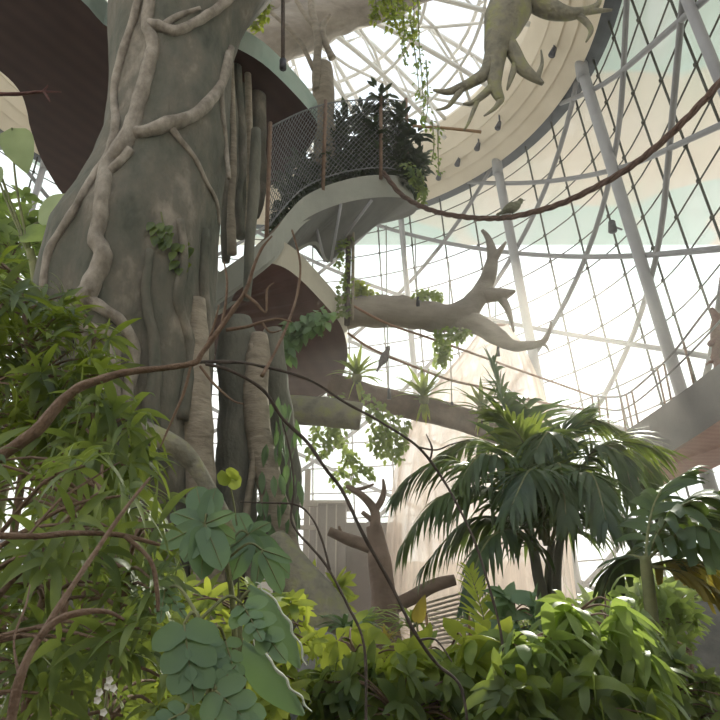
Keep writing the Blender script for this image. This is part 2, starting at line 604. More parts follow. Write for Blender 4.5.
vs = [RP(d * 7.5, r) for r in (0.53, 0.42, 0.3, 0.18, 0.02) for d in range(48)]
rb.add(vs, [(j * 48 + i, j * 48 + (i + 1) % 48, (j + 1) * 48 + (i + 1) % 48, (j + 1) * 48 + i) for j in range(4) for i in range(48)])
ceiling = rb.build('ceiling', M['roof_glass'])
tag(ceiling, kind='structure')
for k in range(18):
    b = MB()
    d0 = 20 * k
    b.tube([RP(d0, r, -0.15) for r in (0.53, 0.4, 0.25, 0.03)], 0.085, 6, 3)
    b.tube([RP(d0, r, -1.1) for r in (0.525, 0.4, 0.25, 0.03)], 0.085, 6, 3)
    for i in range(5):
        r0 = 0.52 - i * 0.1
        b.tube([RP(d0, r0, -1.1), RP(d0, r0 - 0.05, -0.15)], 0.045, 5, 1)
        b.tube([RP(d0, r0 - 0.05, -0.15), RP(d0, max(0.03, r0 - 0.1), -1.1)], 0.045, 5, 1)
    b.build('roof_truss', M['roof_steel'], ceiling)
for r in (0.44, 0.33, 0.2, 0.1):
    MB().tube([RP(d * 5, r, -0.2) for d in range(73)], 0.07, 6, 1).build('roof_hoop', M['roof_steel'], ceiling)
    MB().tube([RP(d * 5, r, -1.05) for d in range(73)], 0.06, 6, 1).build('roof_hoop', M['roof_steel'], ceiling)
for s in (1, -1):
    for k in range(12):
        MB().tube([RP(30 * k + s * 45 * i / 6, 0.525 - 0.47 * i / 6, -0.6) for i in range(7)], 0.06, 6, 1).build('roof_diagonal', M['roof_steel'], ceiling)

# outer canopy: the square roof of the building round the dome, seen from below through the glass
cb = MB()
XL, XR, YB, YF = -34.0, 44.0, 1.775 * H, -8.0
inner, outer = [], []
for a in azr:
    p = W(a, 0.664 * H, 1.003 * H)
    d = V((p.x - DC.x, p.y - DC.y, 0))
    ts = []
    if d.x > 1e-4:
        ts.append((XR - DC.x) / d.x)
    if d.x < -1e-4:
        ts.append((XL - DC.x) / d.x)
    if d.y > 1e-4:
        ts.append((YB - DC.y) / d.y)
    if d.y < -1e-4:
        ts.append((YF - DC.y) / d.y)
    tt = max(1.001, min(q for q in ts if q > 0))
    if a > 112:
        tt = 1.0 + (tt - 1.0) * max(0.0, 1 - (a - 112) / 10) + 0.03
    inner.append(p)
    outer.append(V((DC.x + d.x * tt, DC.y + d.y * tt, p.z)))
m = len(inner)
vs = inner + outer + [q + V((0, 0, 0.9)) for q in inner] + [q + V((0, 0, 0.9)) for q in outer]
fs = []
for i in range(m - 1):
    fs += [(i, i + 1, m + i + 1, m + i), (2 * m + i, 3 * m + i, 3 * m + i + 1, 2 * m + i + 1),
           (i, 2 * m + i, 2 * m + i + 1, i + 1), (m + i, m + i + 1, 3 * m + i + 1, 3 * m + i)]
cb.add(vs, fs)
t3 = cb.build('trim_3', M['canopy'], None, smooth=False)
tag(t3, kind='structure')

# ground
b = MB()
b.add([V((-150, -100, -0.03)), V((150, -100, -0.03)), V((150, 200, -0.03)), V((-150, 200, -0.03))], [(0, 1, 2, 3)])
tag(b.build('ground', M['paving'], None), kind='structure')
b = MB()
poly = [WP(a, ZB, 0.1) for a in azd]
poly = [V((q.x, q.y, 0.0)) for q in poly] + [V((-18, -4, 0)), V((18, -4, 0))]
cen = V((-1, 8, 0))
b.add([cen] + poly, [(0, 1 + i, 1 + (i + 1) % len(poly)) for i in range(len(poly))])
tag(b.build('floor', M['soil'], None), kind='structure')
# low back wall
b = MB()
pts = [P(250, 560, 23), P(545, 560, 23)]
b.box(((pts[0].x + pts[1].x) / 2, 23.2, 1.6), (pts[1].x - pts[0].x, 0.3, 3.2))
tag(b.build('wall_far', M['wall'], None, smooth=False), kind='structure')

# unseen building wall behind the visitor, added to cut the front fill light
b = MB()
b.box((5, -8.2, 9), (78, 0.4, 18))
tag(b.build('wall_rear', M['wall_in'], None, smooth=False), kind='structure')
# spotlights along the cream ring
spot_words = [((555, 52), 'round dark spotlight highest on the cream ring, by the claw-like branch'),
              ((500, 126), 'small dark spotlight on the cream ring above the right end of the bamboo pole'),
              ((479, 147), 'small dark spotlight on the cream ring just below the bamboo pole tip'),
              ((459, 163), 'second lowest small dark spotlight on the cream ring, left of the bamboo pole tip'),
              ((440, 177), 'small dark spotlight lowest on the cream ring, above the thick rope')]


def ringhit(px, py, r, z):
    d = ray(px, py)
    return CAM + d * (z * H / d.z)


for (px, py), lab in spot_words:
    zc = 1.012 * H
    p = onz(px, py, CAM.z + zc)
    t = thing('spotlight', lab, 'lamp', p + V((0, 0, 0.3)), 'spotlights on the cream roof ring')
    inw = (V((DC.x, DC.y, p.z)) - p).normalized()
    MB().tube([p + V((0, 0, 0.6)), p + V((0, 0, 0.12))], 0.03, 6, 1).build('bracket', M['dark_metal'], t)
    MB().tube([p + V((0, 0, 0.16)), p - V((0, 0, 0.14)) + inw * 0.12], [0.07, 0.11], 10, 1).build('lamp_head', M['dark_metal'], t)
p = WP(5.6, 10.42, 0.75)
t = thing('spotlight', 'dark violet-grey spotlight clamped on the thick leaning column', 'lamp', p)
MB().tube([p + V((0.35, 0.2, 0)), p], 0.03, 6, 1).build('bracket', M['dark_metal'], t)
MB().tube([p + V((0, 0, 0.13)), p - V((0.03, 0.06, 0.2))], [0.1, 0.13], 10, 1).build('lamp_head', M['dark_metal'], t)

# ------------------------------------------------------------------ giant tree
TY = 9.0
rows = [(-170, 100, 380), (-110, 112, 340), (-60, 115, 300), (-20, 113, 268), (0, 112, 253), (25, 112, 241), (60, 112, 231), (100, 111, 229), (140, 106, 227),
        (175, 93, 223), (205, 76, 220), (240, 52, 216), (300, 38, 212), (360, 40, 209), (450, 48, 207), (560, 44, 208), (700, 30, 214), (775, 15, 225)]
tb = MB()
SEG = 72
fine = []
for i in range(len(rows) - 1):
    for k in range(4):
        t = k / 4
        fine.append(tuple(rows[i][j] + (rows[i + 1][j] - rows[i][j]) * t for j in range(3)))
fine.append(rows[-1])
for i, (py, l, r) in enumerate(fine):
    c = P((l + r) / 2, py, TY)
    rad = S((r - l) / 2, c)
    t = i / (len(fine) - 1)
    for k in range(SEG):
        a = 2 * PI * k / SEG
        fl = 0.035 + 0.06 * min(1, max(0, (py - 150) / 200))
        rr = rad * (1 + fl * (abs(math.sin(a * 4 + 0.9 + 0.5 * t)) ** 0.8 - 0.75) + 0.028 * noise.noise(V((math.cos(a) * 3, math.sin(a) * 3, c.z * 0.9)))
                    + 0.012 * noise.noise(V((math.cos(a) * 9, math.sin(a) * 9, c.z * 3))))
        tb.v.append(V((c.x + rr * math.cos(a), c.y + rr * 0.95 * math.sin(a), c.z)))
nr = len(fine)
for i in range(nr - 1):
    for k in range(SEG):
        k2 = (k + 1) % SEG
        tb.f.append((i * SEG + k, (i + 1) * SEG + k, (i + 1) * SEG + k2, i * SEG + k2))
tree = thing('banyan_tree', 'giant grey banyan tree wrapped in pale strangler roots, left of centre', 'tree', (P(125, 700, TY).x, TY, 0))
tb.build('trunk', M['bark'], tree)
BV = tb.bvh()


def on_trunk(px, py, lift=0.0):
    d = ray(px, py)
    dn = d.normalized()
    h = BV.ray_cast(CAM, dn)
    if h[0] is not None:
        return h[0] - dn * lift
    return P(px, py, TY - 0.25)


def vine(pts, rads, mat='root', name='strangler_root', amp=0.25):
    w = [on_trunk(x, y, 0.02) for x, y in pts]
    rr = [S(r, w[0]) for r in rads]
    return MB().tube(w, rr, 10, 5, amp, 6).build(name, M[mat], tree)


vine([(152, -40), (150, 0), (147, 25), (153, 45), (146, 75), (138, 105), (131, 130), (121, 150), (108, 165), (103, 190), (100, 220), (95, 238), (103, 255), (96, 275), (84, 300), (70, 325), (60, 350)],
     [5, 6, 6, 6.5, 6.5, 7, 8, 8.5, 7.5, 7, 6.5, 7, 8, 8, 9, 10, 8])
vine([(142, -30), (136, 10), (122, 55), (114, 95), (116, 125), (108, 155), (90, 182), (77, 205), (60, 232), (48, 255), (43, 295)], [4, 4, 4.5, 4, 4.5, 4.5, 4, 3.5, 3.5, 4, 4])
vine([(231, 48), (224, 78), (206, 105), (186, 119), (162, 126), (145, 132), (128, 136), (116, 150)], [4, 5, 5.5, 6, 6.5, 6, 6, 6])
vine([(172, 129), (182, 142), (196, 160), (206, 182), (216, 200), (219, 225)], [4, 3.2, 2.8, 2.5, 2.2, 1.8])
vine([(147, 22), (158, 26), (176, 31), (196, 22), (216, 10), (240, -12)], [5, 6, 5.5, 5, 5, 5])
vine([(165, 25), (178, 16), (200, 8)], [4, 3, 2])
vine([(228, 52), (221, 85), (223, 120), (226, 150), (229, 178)], [3, 3.5, 3, 2.5, 2])
vine([(88, 300), (108, 312), (124, 325), (133, 345), (134, 365), (128, 392), (124, 420)], [7, 6.5, 6, 5.5, 6, 7, 8])
vine([(84, 296), (78, 318), (95, 330), (112, 340), (112, 380), (112, 420)], [6, 7, 5, 6, 10, 11], 'root')
vine([(130, 150), (112, 170), (100, 172)], [5, 5, 4])
vine([(180, 220), (184, 260), (178, 300), (190, 350), (182, 420)], [4, 5, 5, 6, 7], 'bark', 'trunk_rib')
vine([(205, 230), (203, 290), (206, 340), (200, 400), (203, 470)], [5, 6, 6, 8, 9], 'bark', 'trunk_rib')
vine([(150, 250), (146, 300), (155, 350), (150, 430)], [4, 5, 6, 9], 'bark', 'trunk_rib')


def groot(pts, Ys, rads, mat, name='aerial_root', amp=0.2, parent=None, seg=14):
    w = [P(x, y, Y) for (x, y), Y in zip(pts, Ys)]
    rr = [S(r, q) for r, q in zip(rads, w)]
    return MB().tube(w, rr, seg, 5, amp, 3).build(name, M[mat], parent or tree)


groot([(196, 300), (197, 360), (197, 430), (200, 500), (206, 560), (214, 640), (222, 760)], [8.6] * 7, [9, 13, 16, 16, 17, 20, 26], 'root_pale')
groot([(238, 318), (239, 340), (241, 380), (240, 430), (236, 490), (232, 560), (236, 660), (240, 760)], [9.8] * 8, [12, 20, 23, 22, 23, 22, 25, 28], 'root_dark')
groot([(222, 40), (229, 140), (228, 190), (226, 262)], [10.4] * 4, [9, 10, 9, 4], 'bark')
groot([(240, 48), (243, 150), (247, 195), (244, 236)], [11.2] * 4, [9, 10, 9, 3], 'bark')
groot([(258, 60), (258, 150), (260, 190), (257, 218)], [11.4] * 4, [8, 9, 7, 2], 'bark')
groot([(259, 334), (258, 355), (256, 400), (262, 450), (273, 500), (284, 550), (298, 600)], [9.5] * 7, [8, 12, 13, 13, 14, 17, 22], 'root_pale')
groot([(272, 330), (276, 380), (283, 430), (290, 480), (287, 540), (284, 620), (284, 740)], [10.2] * 7, [10, 13, 12, 11, 10, 12, 14], 'root_dark')
groot([(236, 60), (241, 150), (238, 195), (241, 238)], [10.6] * 4, [5, 6, 5, 5], 'bark')
groot([(230, 45), (233, 150), (231, 205), (232, 254)], [10.3] * 4, [3, 4, 4, 5], 'root_pale')
groot([(247, 50), (250, 160), (246, 232)], [10.8] * 3, [3, 3.5, 1.2], 'root_pale')
groot([(256, 130), (254, 190), (250, 240), (247, 300)], [10.3] * 4, [5, 6, 5, 4], 'root_dark')
groot([(272, 540), (292, 572), (312, 600), (336, 640), (366, 700), (385, 760)], [9.3, 9.2, 9.1, 9.0, 8.9, 8.8], [15, 22, 26, 30, 34, 40], 'mosswood', 'buttress_root', 0.15)
groot([(130, 425), (165, 440), (190, 460), (215, 500), (232, 540)], [7.9, 7.9, 8.0, 8.1, 8.3], [9, 10, 9, 8, 9], 'mosswood', 'surface_root', 0.2)
groot([(251, 344), (254, 365), (250, 400), (255, 450), (246, 520), (250, 600)], [9.4] * 6, [3, 4, 3, 4, 4, 5], 'root_pale')
# dead leaves caught on the hanging roots
b = MB()
for i in range(60):
    p = P(RND.uniform(258, 302), RND.uniform(395, 525), RND.uniform(9.2, 9.6))
    b.leaf(p, V((RND.uniform(-.3, .3), RND.uniform(-.3, .3), -1)), rvec(), RND.uniform(.2, .42), .1, 'lance', 0.1, 0.4, 4)
tag(b.build('dead_leaves', M['l_blue'], tree), 'grey-green withered leaves hanging on the aerial roots', kind='stuff')

# climbers on the trunk
for k, (cx, cy, nlf, lab) in enumerate([(161, 228, 14, 'heart-leaved climber patch on the trunk, the higher and left one'),
                                        (183, 252, 16, 'heart-leaved climber patch on the trunk, the lower and right one')]):
    p0 = on_trunk(cx, cy, 0.03)
    t = thing('climbing_plant', lab, 'plant', p0, 'small climbers on the giant trunk')
    b = MB()
    for i in range(nlf):
        q = on_trunk(cx + RND.uniform(-9, 9), cy + RND.uniform(-16, 16), 0.05)
        b.leaf(q, V((RND.uniform(-.5, .5), -0.25, -1)), V((0, -1, 0.3)), RND.uniform(.12, .2), .12, 'ovate', .1, .2, 5)
    b.build('foliage', M['l_dark'], t)
    MB().tube([on_trunk(cx, cy - 16, .03), on_trunk(cx + 2, cy, .03), on_trunk(cx - 2, cy + 18, .03)], 0.012, 5, 4).build('stem', M['stem'], t)


# ------------------------------------------------------------------ walkways
def slab(name, label, pts, th, soffit, fascia, cat='walkway', extra=None):
    c = sum(pts, V((0, 0, 0))) / len(pts)
    t = thing(name, label, cat, V((c.x, c.y, c.z)))
    path = smooth_path(pts + [pts[0]], 4)[:-1]
    n = len(path)
    tris = tessellate_polygon([[V((q.x, q.y, 0)) for q in path]])
    b = MB()
    b.add(list(path), [tuple(x) for x in tris])
    b.build('soffit', soffit, t, smooth=False)
    top = [q + V((0, 0, th)) for q in path]
    b = MB()
    b.add([q - V((0, 0, 0.03)) for q in top], [tuple(x) for x in tris])
    b.build('deck', M['deck'], t, smooth=False)
    b = MB()
    ins = [q + (V((c.x, c.y, q.z)) - q).normalized() * 0.08 for q in path]
    vs = path + top + [q + V((0, 0, th)) for q in ins] + ins
    b.add(vs, [f for i in range(n) for f in ((i, (i + 1) % n, n + (i + 1) % n, n + i), (n + i, n + (i + 1) % n, 2 * n + (i + 1) % n, 2 * n + i),
                                             (2 * n + i, 2 * n + (i + 1) % n, 3 * n + (i + 1) % n, 3 * n + i))])
    b.build('fascia', fascia, t, smooth=False)
    return t, path, top


ZU = 11.6
up_pts = [onz(x, y, ZU) for x, y in [(-75, -60), (30, -32), (80, -1), (113, 30), (170, 34), (206, 36), (232, 46), (262, 63), (290, 89), (311, 113), (317, 128),
                                     (306, 152), (272, 185), (200, 218), (130, 226), (75, 206), (45, 166), (31, 130), (27, 111), (20, 92), (0, 71), (-60, 30)]]
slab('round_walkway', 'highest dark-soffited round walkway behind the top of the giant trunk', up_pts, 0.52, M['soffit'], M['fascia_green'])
mid = [(212, 305, 10.6), (245, 281, 10.8), (272, 259, 11.0), (285, 241, 11.3), (303, 221, 11.8), (328, 208, 12.1), (357, 200, 12.4), (386, 197, 12.8), (408, 199, 13.2), (418, 206, 13.8),
       (410, 216, 14.2), (385, 223, 14.3), (358, 229, 14.0), (345, 242, 13.6), (328, 263, 13.0), (312, 246, 12.6), (296, 250, 12.3), (280, 266, 12.0), (250, 287, 11.8), (215, 314, 11.4)]
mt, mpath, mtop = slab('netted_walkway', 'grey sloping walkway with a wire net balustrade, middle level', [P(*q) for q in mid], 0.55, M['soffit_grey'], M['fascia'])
low = [(270, 263, 11.08), (285, 268, 11.3), (302, 281, 11.7), (325, 305, 12.4), (339, 322, 13.0), (346, 340, 13.7), (347, 360, 14.6), (339, 382, 15.8), (322, 396, 16.6), (300, 405, 17.0),
       (270, 406, 17.0), (240, 392, 16.2), (215, 362, 14.2), (203, 330, 12.6), (214, 306, 11.6), (245, 283, 11.25)]
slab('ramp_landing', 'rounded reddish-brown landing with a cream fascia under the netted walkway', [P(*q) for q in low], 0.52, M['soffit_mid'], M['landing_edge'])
rr_ = [(630, 478, 15.3), (655, 462, 15.0), (690, 440, 14.1), (720, 420, 13.3), (770, 385, 12.2), (812, 338, 10.6), (780, 390, 12.4), (770, 438, 15.3), (720, 465, 16.4), (690, 478, 16.8), (650, 497, 17.4), (632, 506, 17.6)]
slab('curved_ramp', 'curving grey ramp with a reddish soffit at the right edge', [P(*q) for q in rr_], 1.05, M['soffit_red'], M['fascia_grey'])

# wire net balustrade
net = thing('net_balustrade', 'silvery wire net balustrade with dark posts around the planted walkway', 'railing', P(330, 195, 12.0))
line = [(266, 232, 11.0), (283, 210, 11.3), (303, 190, 11.8), (328, 178, 12.15), (357, 171, 12.45), (386, 169, 12.8), (408, 174, 13.3)]
base_line = smooth_path([P(*q) for q in line], 8)
tops = smooth_path([P(269, 128, 11.0), P(286, 119, 11.3), P(306, 110, 11.8), P(330, 103, 12.15), P(357, 100, 12.45), P(386, 99, 12.8), P(406, 102, 13.3)], 8)


def NP(s, t):
    return V(interp(base_line, min(1, max(0, s)))).lerp(interp(tops, min(1, max(0, s))), t)


b = MB()
ND = 34
for k in range(-14, ND + 1):
    for sgn in (1, -1):
        pts = []
        for i in range(11):
            t = i / 10
            s = (k + 14 * t) / ND if sgn > 0 else (k + 14 * (1 - t)) / ND
            if 0 <= s <= 1:
                pts.append(NP(s, t))
        if len(pts) > 1:
            b.tube(pts, 0.009, 3, 1, cap=False)
b.build('wire_net', M['wire'], net)
for t in (0.02, 1.0):
    MB().tube([NP(i / 20, t) for i in range(21)], 0.016, 6, 1).build('rail_cable', M['wire'], net)
for s in (0.02, 0.47, 0.80, 1.0):
    p0, p1 = NP(s, 0), NP(s, 1.05)
    MB().tube([p0 - V((0, 0.03, 0.28)), p1], 0.04, 8, 1).build('post', M['rail_wood'], net)

# hanging straps under the netted walkway
for k, (x0, y0, x1, y1, lab) in enumerate([(314, 218, 325, 262, 'pale steel hanger rod under the netted walkway, the left one'), (341, 204, 331, 262, 'pale steel hanger rod under the netted walkway, the middle one'),
                                           (372, 200, 345, 236, 'pale steel hanger rod under the netted walkway, the right one')]):
    p0, p1 = P(x0, y0, 12.2), P(x1, y1, 12.6)
    tag(MB().tube([p0, p1], 0.03, 8, 1).build('hanger_rod', M['white_steel']), lab, 'rod', 'hanger rods')

# dark shrub planted behind the net
t = thing('planter_shrub', 'dark bushy shrub growing behind the wire net balustrade', 'shrub', P(375, 178, 13.2))
b, st = MB(), MB()
for (x0, y0, x1, y1) in [(330, 190, 345, 118), (350, 190, 362, 112), (370, 188, 381, 96), (385, 188, 402, 115), (395, 188, 416, 135), (362, 190, 340, 140), (405, 185, 418, 160), (380, 188, 372, 130), (345, 190, 300, 160), (320, 195, 285, 180)]:
    p0, p1 = P(x0, y0, 13.2), P(x1, y1, 13.2 + RND.uniform(-.6, .6))
    pm = p0.lerp(p1, .5) + rvec(.15)
    st.tube([p0, pm, p1], [0.035, 0.012], 5, 4)
    pth = smooth_path([p0, pm, p1], 9)
    for q in pth[3:]:
        for j in range(15):
            d = rvec()
            b.leaf(q + d * RND.uniform(0, .24), d + V((0, 0, -.1)), UP, RND.uniform(.18, .32), .12, 'lance', .2, .2, 3)
for i in range(900):
    s_ = RND.uniform(.04, .98)
    q = V(interp(base_line, s_)) + V((0, RND.uniform(.1, 1.0), RND.uniform(0, .75)))
    b.leaf(q, rvec(), UP, RND.uniform(.16, .28), .11, 'lance', .3, .2, 3)
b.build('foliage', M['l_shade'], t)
st.build('stem', M['twig_dark'], t)

# right-hand railing of the ramp
rail = thing('ramp_railing', 'thin grey handrail climbing along the right-hand ramp', 'railing', P(640, 430, 15.5))
ra = [(592, 396, 16.8), (612, 397, 16.3), (627, 394, 15.9), (645, 380, 15.4), (672, 354, 14.6), (700, 318, 13.8), (728, 282, 13.0)]
rb2 = [(600, 408, 16.8), (620, 410, 16.2), (640, 399, 15.6), (672, 371, 14.6), (700, 343, 13.8), (728, 312, 13.0)]
MB().tube([P(*q) for q in ra], 0.028, 6, 6).build('top_rail', M['rail_grey'], rail)
MB().tube([P(*q) for q in rb2], 0.024, 6, 6).build('lower_rail', M['rail_grey'], rail)
for (x0, y0, x1, y1, Y) in [(592, 396, 596, 436, 16.8), (598, 396, 602, 436, 16.7), (606, 397, 610, 436, 16.4), (620, 395, 627, 436, 16.1), (626, 394, 634, 434, 15.9), (632, 392, 640, 432, 15.7), (657, 368, 666, 408, 15.0), (664, 364, 672, 404, 14.8), (683, 340, 694, 385, 14.3)]:
    MB().tube([P(x0, y0, Y), P(x1, y1, Y)], 0.027, 6, 1).build('rail_post', M['rail_wood'], rail)
# gnarled reddish branch over the ramp
gb = thing('gnarled_branch', 'gnarled reddish-brown dead branch standing behind the ramp parapet at the right edge', 'branch', P(722, 372, 13.6))
b = MB()
for pts, rr in [([(730, 400), (722, 365), (719, 335), (716, 318), (711, 308)], [11, 10, 8, 5, 1.5]), ([(719, 340), (712, 343), (709, 345)], [4.5, 4, 2.5]), ([(719, 362), (710, 362), (706, 365)], [2.5, 1.5, 1]),
                ([(717, 325), (724, 312), (732, 300)], [4, 3, 2])]:
    w = [P(x, y, 13.6) for x, y in pts]
    b.tube(w, [S(r, w[0]) for r in rr], 8, 5, .35, 8)
b.build('bough', M['red_wood'], gb)

# ------------------------------------------------------------------ dead branches
def branch(name, label, lims, mat, amp=0.22, cat='branch', freq=2.0, partname='limb'):
    w0 = P(*lims[0][0][0])
    t = thing(name, label, cat, w0)
    for i, (pts, rr) in enumerate(lims):
        w = [P(*q) for q in pts]
        MB().tube(w, [S(r, q) for r, q in zip(rr, w)], 12, 6, amp, freq).build('bough' if i == 0 else partname, M[mat], t)
    return t


Y = 14.0
branch('dead_branch', 'long grey dead branch reaching right with antler-like forks, across the bright glazing', [
    ([(318, 318, Y), (352, 312, Y), (385, 311, Y), (416, 314, Y), (445, 318, Y), (462, 314, Y), (476, 300, Y), (486, 282, Y), (492, 260, Y), (489, 240, Y), (482, 230, Y)], [18, 17.5, 17, 16, 15, 14, 10, 8.5, 6, 3.5, 1.5]),
    ([(455, 320, Y), (478, 325, Y), (497, 337, Y), (512, 345, Y), (530, 345, Y), (543, 342, Y), (549, 332, Y), (551, 322, Y)], [13, 11.5, 9, 6, 4.5, 3.2, 2, 1]),
    ([(491, 264, Y), (499, 252, Y - .1), (506, 242, Y - .1)], [5, 3, 1]),
    ([(480, 295, Y), (496, 295, Y - .1), (506, 294, Y - .2), (515, 291, Y - .2)], [9, 7, 5.5, 1.5]),
    ([(500, 296, Y - .1), (507, 308, Y - .2), (511, 320, Y - .2), (514, 332, Y - .2)], [5, 4, 2.5, 1]),
    ([(541, 343, Y), (546, 346, Y), (549, 351, Y)], [2, 1.5, .8]),
], 'deadwood', 0.2, freq=3.5)
Y = 8.6
branch('claw_branch', 'mossy claw-like dead branch hanging from above at top right of centre', [
    ([(520, -60, Y), (516, -20, Y), (508, 10, Y), (499, 35, Y), (496, 60, Y), (495, 85, Y), (501, 100, Y)], [24, 22, 20, 16, 11, 7, 4.5]),
    ([(494, 50, Y), (486, 72, Y), (472, 82, Y), (460, 88, Y), (447, 92, Y), (433, 90, Y)], [9, 7, 5.5, 5, 3.5, 1.2]),
    ([(464, 86, Y), (455, 98, Y), (447, 107, Y), (436, 110, Y)], [4, 3, 2, .8]),
    ([(494, 85, Y), (482, 96, Y), (472, 103, Y), (463, 104, Y)], [4.5, 3.5, 2.5, 1]),
    ([(478, 99, Y), (473, 112, Y), (468, 124, Y), (464, 130, Y)], [2.5, 2, 1.5, .8]),
    ([(501, 100, Y), (495, 108, Y), (484, 116, Y)], [4, 2.5, .8]),
    ([(505, 40, Y), (514, 54, Y), (522, 67, Y), (532, 76, Y), (543, 84, Y)], [9, 8, 7, 5, 2]),
    ([(516, 62, Y), (511, 78, Y), (507, 90, Y)], [4, 3, 1]),
    ([(537, 78, Y), (542, 64, Y), (541, 50, Y)], [3.5, 2, .8]),
    ([(515, -40, Y), (532, -6, Y), (545, 5, Y), (558, 12, Y), (572, 14, Y), (588, 10, Y), (598, 4, Y), (600, -6, Y)], [13, 12, 11, 9, 6.5, 4.5, 3, 1.5]),
    ([(580, 13, Y), (596, 11, Y), (612, 10, Y)], [4, 3, 1.2]),
    ([(576, 14, Y), (586, 22, Y), (591, 31, Y), (586, 42, Y)], [4, 3.5, 2.5, 1]),
], 'mosswood', 0.22)
Y = 15.0
branch('fallen_log', 'grey-brown horizontal log carrying spiky rosettes above the net curtain', [
    ([(330, 385, Y), (372, 396, Y), (400, 404, Y), (440, 413, Y), (476, 424, Y), (520, 440, Y)], [12, 12, 13, 13, 12.5, 12])], 'brownwood', 0.15, 'log')
Y = 13.0
branch('log_stub', 'short mossy green log stub below the reddish landing', [
    ([(270, 408, Y), (300, 410, Y), (335, 413, Y), (361, 417, Y)], [14, 15, 15, 14])], 'mosswood', 0.1, 'log')
Y = 15.0
branch('overhead_limb', 'thick brown limb crossing the top behind the upper walkway', [
    ([(225, 62, Y), (262, 45, Y), (300, 28, Y), (345, 10, Y), (400, -4, Y), (450, -30, Y)], [16, 24, 24, 20, 18, 14]),
    ([(262, 20, Y), (300, 4, Y), (340, -20, Y)], [20, 22, 20]),
    ([(300, 40, Y), (345, 22, Y), (372, 8, Y)], [8, 7, 6])], 'deadwood', 0.25, 'branch')
Y = 13.3
branch('slender_tree', 'pale slender tree rising behind the wire net with twisted stems on top', [
    ([(326, 180, Y), (325, 150, Y), (324, 120, Y), (323, 90, Y), (322, 66, Y)], [11, 11, 11, 11, 10]),
    ([(316, 90, Y - .2), (317, 62, Y - .2), (318, 38, Y - .2), (312, 10, Y - .2), (310, -20, Y - .2)], [4, 4.5, 4, 3.5, 3]),
    ([(332, 58, Y - .2), (326, 44, Y - .2), (322, 28, Y - .2), (330, 15, Y - .2)], [4, 3.5, 3, 2]),
    ([(318, 30, Y - .2), (306, 16, Y - .2), (294, -4, Y - .2)], [3, 2.5, 2]),
    ([(314, 70, Y - .2), (300, 42, Y - .2), (280, 20, Y - .2), (255, 0, Y - .2)], [2.5, 2.5, 2.2, 2])], 'root_pale', 0.2, 'tree', partname='stem')
Y = 12.0
branch('dead_tree', 'short dead tree with broken arms in front of the taupe hut', [
    ([(394, 680, Y), (388, 630, Y), (384, 590, Y), (379, 560, Y), (376, 540, Y), (374, 526, Y)], [16, 14, 12.5, 12, 10, 8]),
    ([(378, 550, Y), (362, 544, Y), (345, 538, Y), (329, 531, Y)], [8, 7, 6, 4.5]),
    ([(375, 530, Y), (375, 512, Y), (366, 499, Y), (354, 490, Y), (346, 486, Y)], [6, 5, 4, 3, 1.5]),
    ([(374, 512, Y), (381, 501, Y), (384, 490, Y), (383, 479, Y)], [4, 3.5, 2.5, 1]),
    ([(352, 490, Y), (364, 488, Y), (374, 484, Y)], [2, 2, 1]),
    ([(372, 520, Y), (362, 512, Y)], [3, 2]),
    ([(346, 540, Y), (341, 532, Y), (339, 526, Y)], [2.5, 2, 1.2]),
    ([(388, 610, Y), (410, 598, Y), (432, 586, Y), (455, 580, Y)], [8, 7.5, 6.5, 5])], 'brownwood', 0.3, 'tree')

# ------------------------------------------------------------------ ropes and cords
def rope(label, pts, r, mat, twist=True, name='rope'):
    path = smooth_path([P(*q) for q in pts], 14)
    b = MB()
    if twist:
        n = len(path)
        # resample, then wind three strands round the line
        acc = [0]
        for i in range(1, n):
            acc.append(acc[-1] + (path[i] - path[i - 1]).length)
        N = int(acc[-1] / (r * 1.6))
        res = []
        j = 0
        for i in range(N + 1):
            s = acc[-1] * i / N
            while j < n - 2 and acc[j + 1] < s:
                j += 1
            res.append(path[j].lerp(path[j + 1], (s - acc[j]) / max(1e-6, acc[j + 1] - acc[j])))
        for k in range(3):
            st = []
            for i, q in enumerate(res):
                t = (res[min(i + 1, N)] - res[max(i - 1, 0)]).normalized()
                a = t.cross(UP).normalized()
                c = a.cross(t)
                ph = i * 0.62 + k * 2 * PI / 3
                st.append(q + (a * math.cos(ph) + c * math.sin(ph)) * r * 0.5)
            b.tube(st, r * 0.6, 6, 1)
    else:
        b.tube(path, r, 6, 1)
    return tag(b.build(name, M[mat]), label, 'rope')


rope('thick brown twisted rope swooping from the netted walkway to the right edge',
     [(383, 172, 12.7), (392, 184, 12.6), (402, 195, 12.5), (420, 206, 12.2), (445, 214, 11.8), (475, 218, 11.3), (503, 218, 10.8), (530, 213, 10.4), (560, 204, 9.9), (600, 185, 9.3), (640, 160, 8.8), (680, 125, 8.3), (720, 82, 7.9), (760, 30, 7.5)], 0.052, 'rope')
rope('upper thin reddish far rope, passing in front of the long dead branch',
     [(350, 304, 13.2), (386, 323, 13.6), (429, 338, 14.3), (480, 356, 15.0), (507, 366, 15.4), (550, 381, 16.2), (592, 396, 16.8)], 0.03, 'rope_red', False)
rope('lower thin reddish far rope, gripped by the grey bird',
     [(348, 333, 13.2), (365, 345, 13.4), (385, 355, 13.6), (420, 369, 14.2), (450, 380, 14.7), (485, 388, 15.2), (540, 402, 16.0), (600, 412, 16.8)], 0.03, 'rope_red', False)
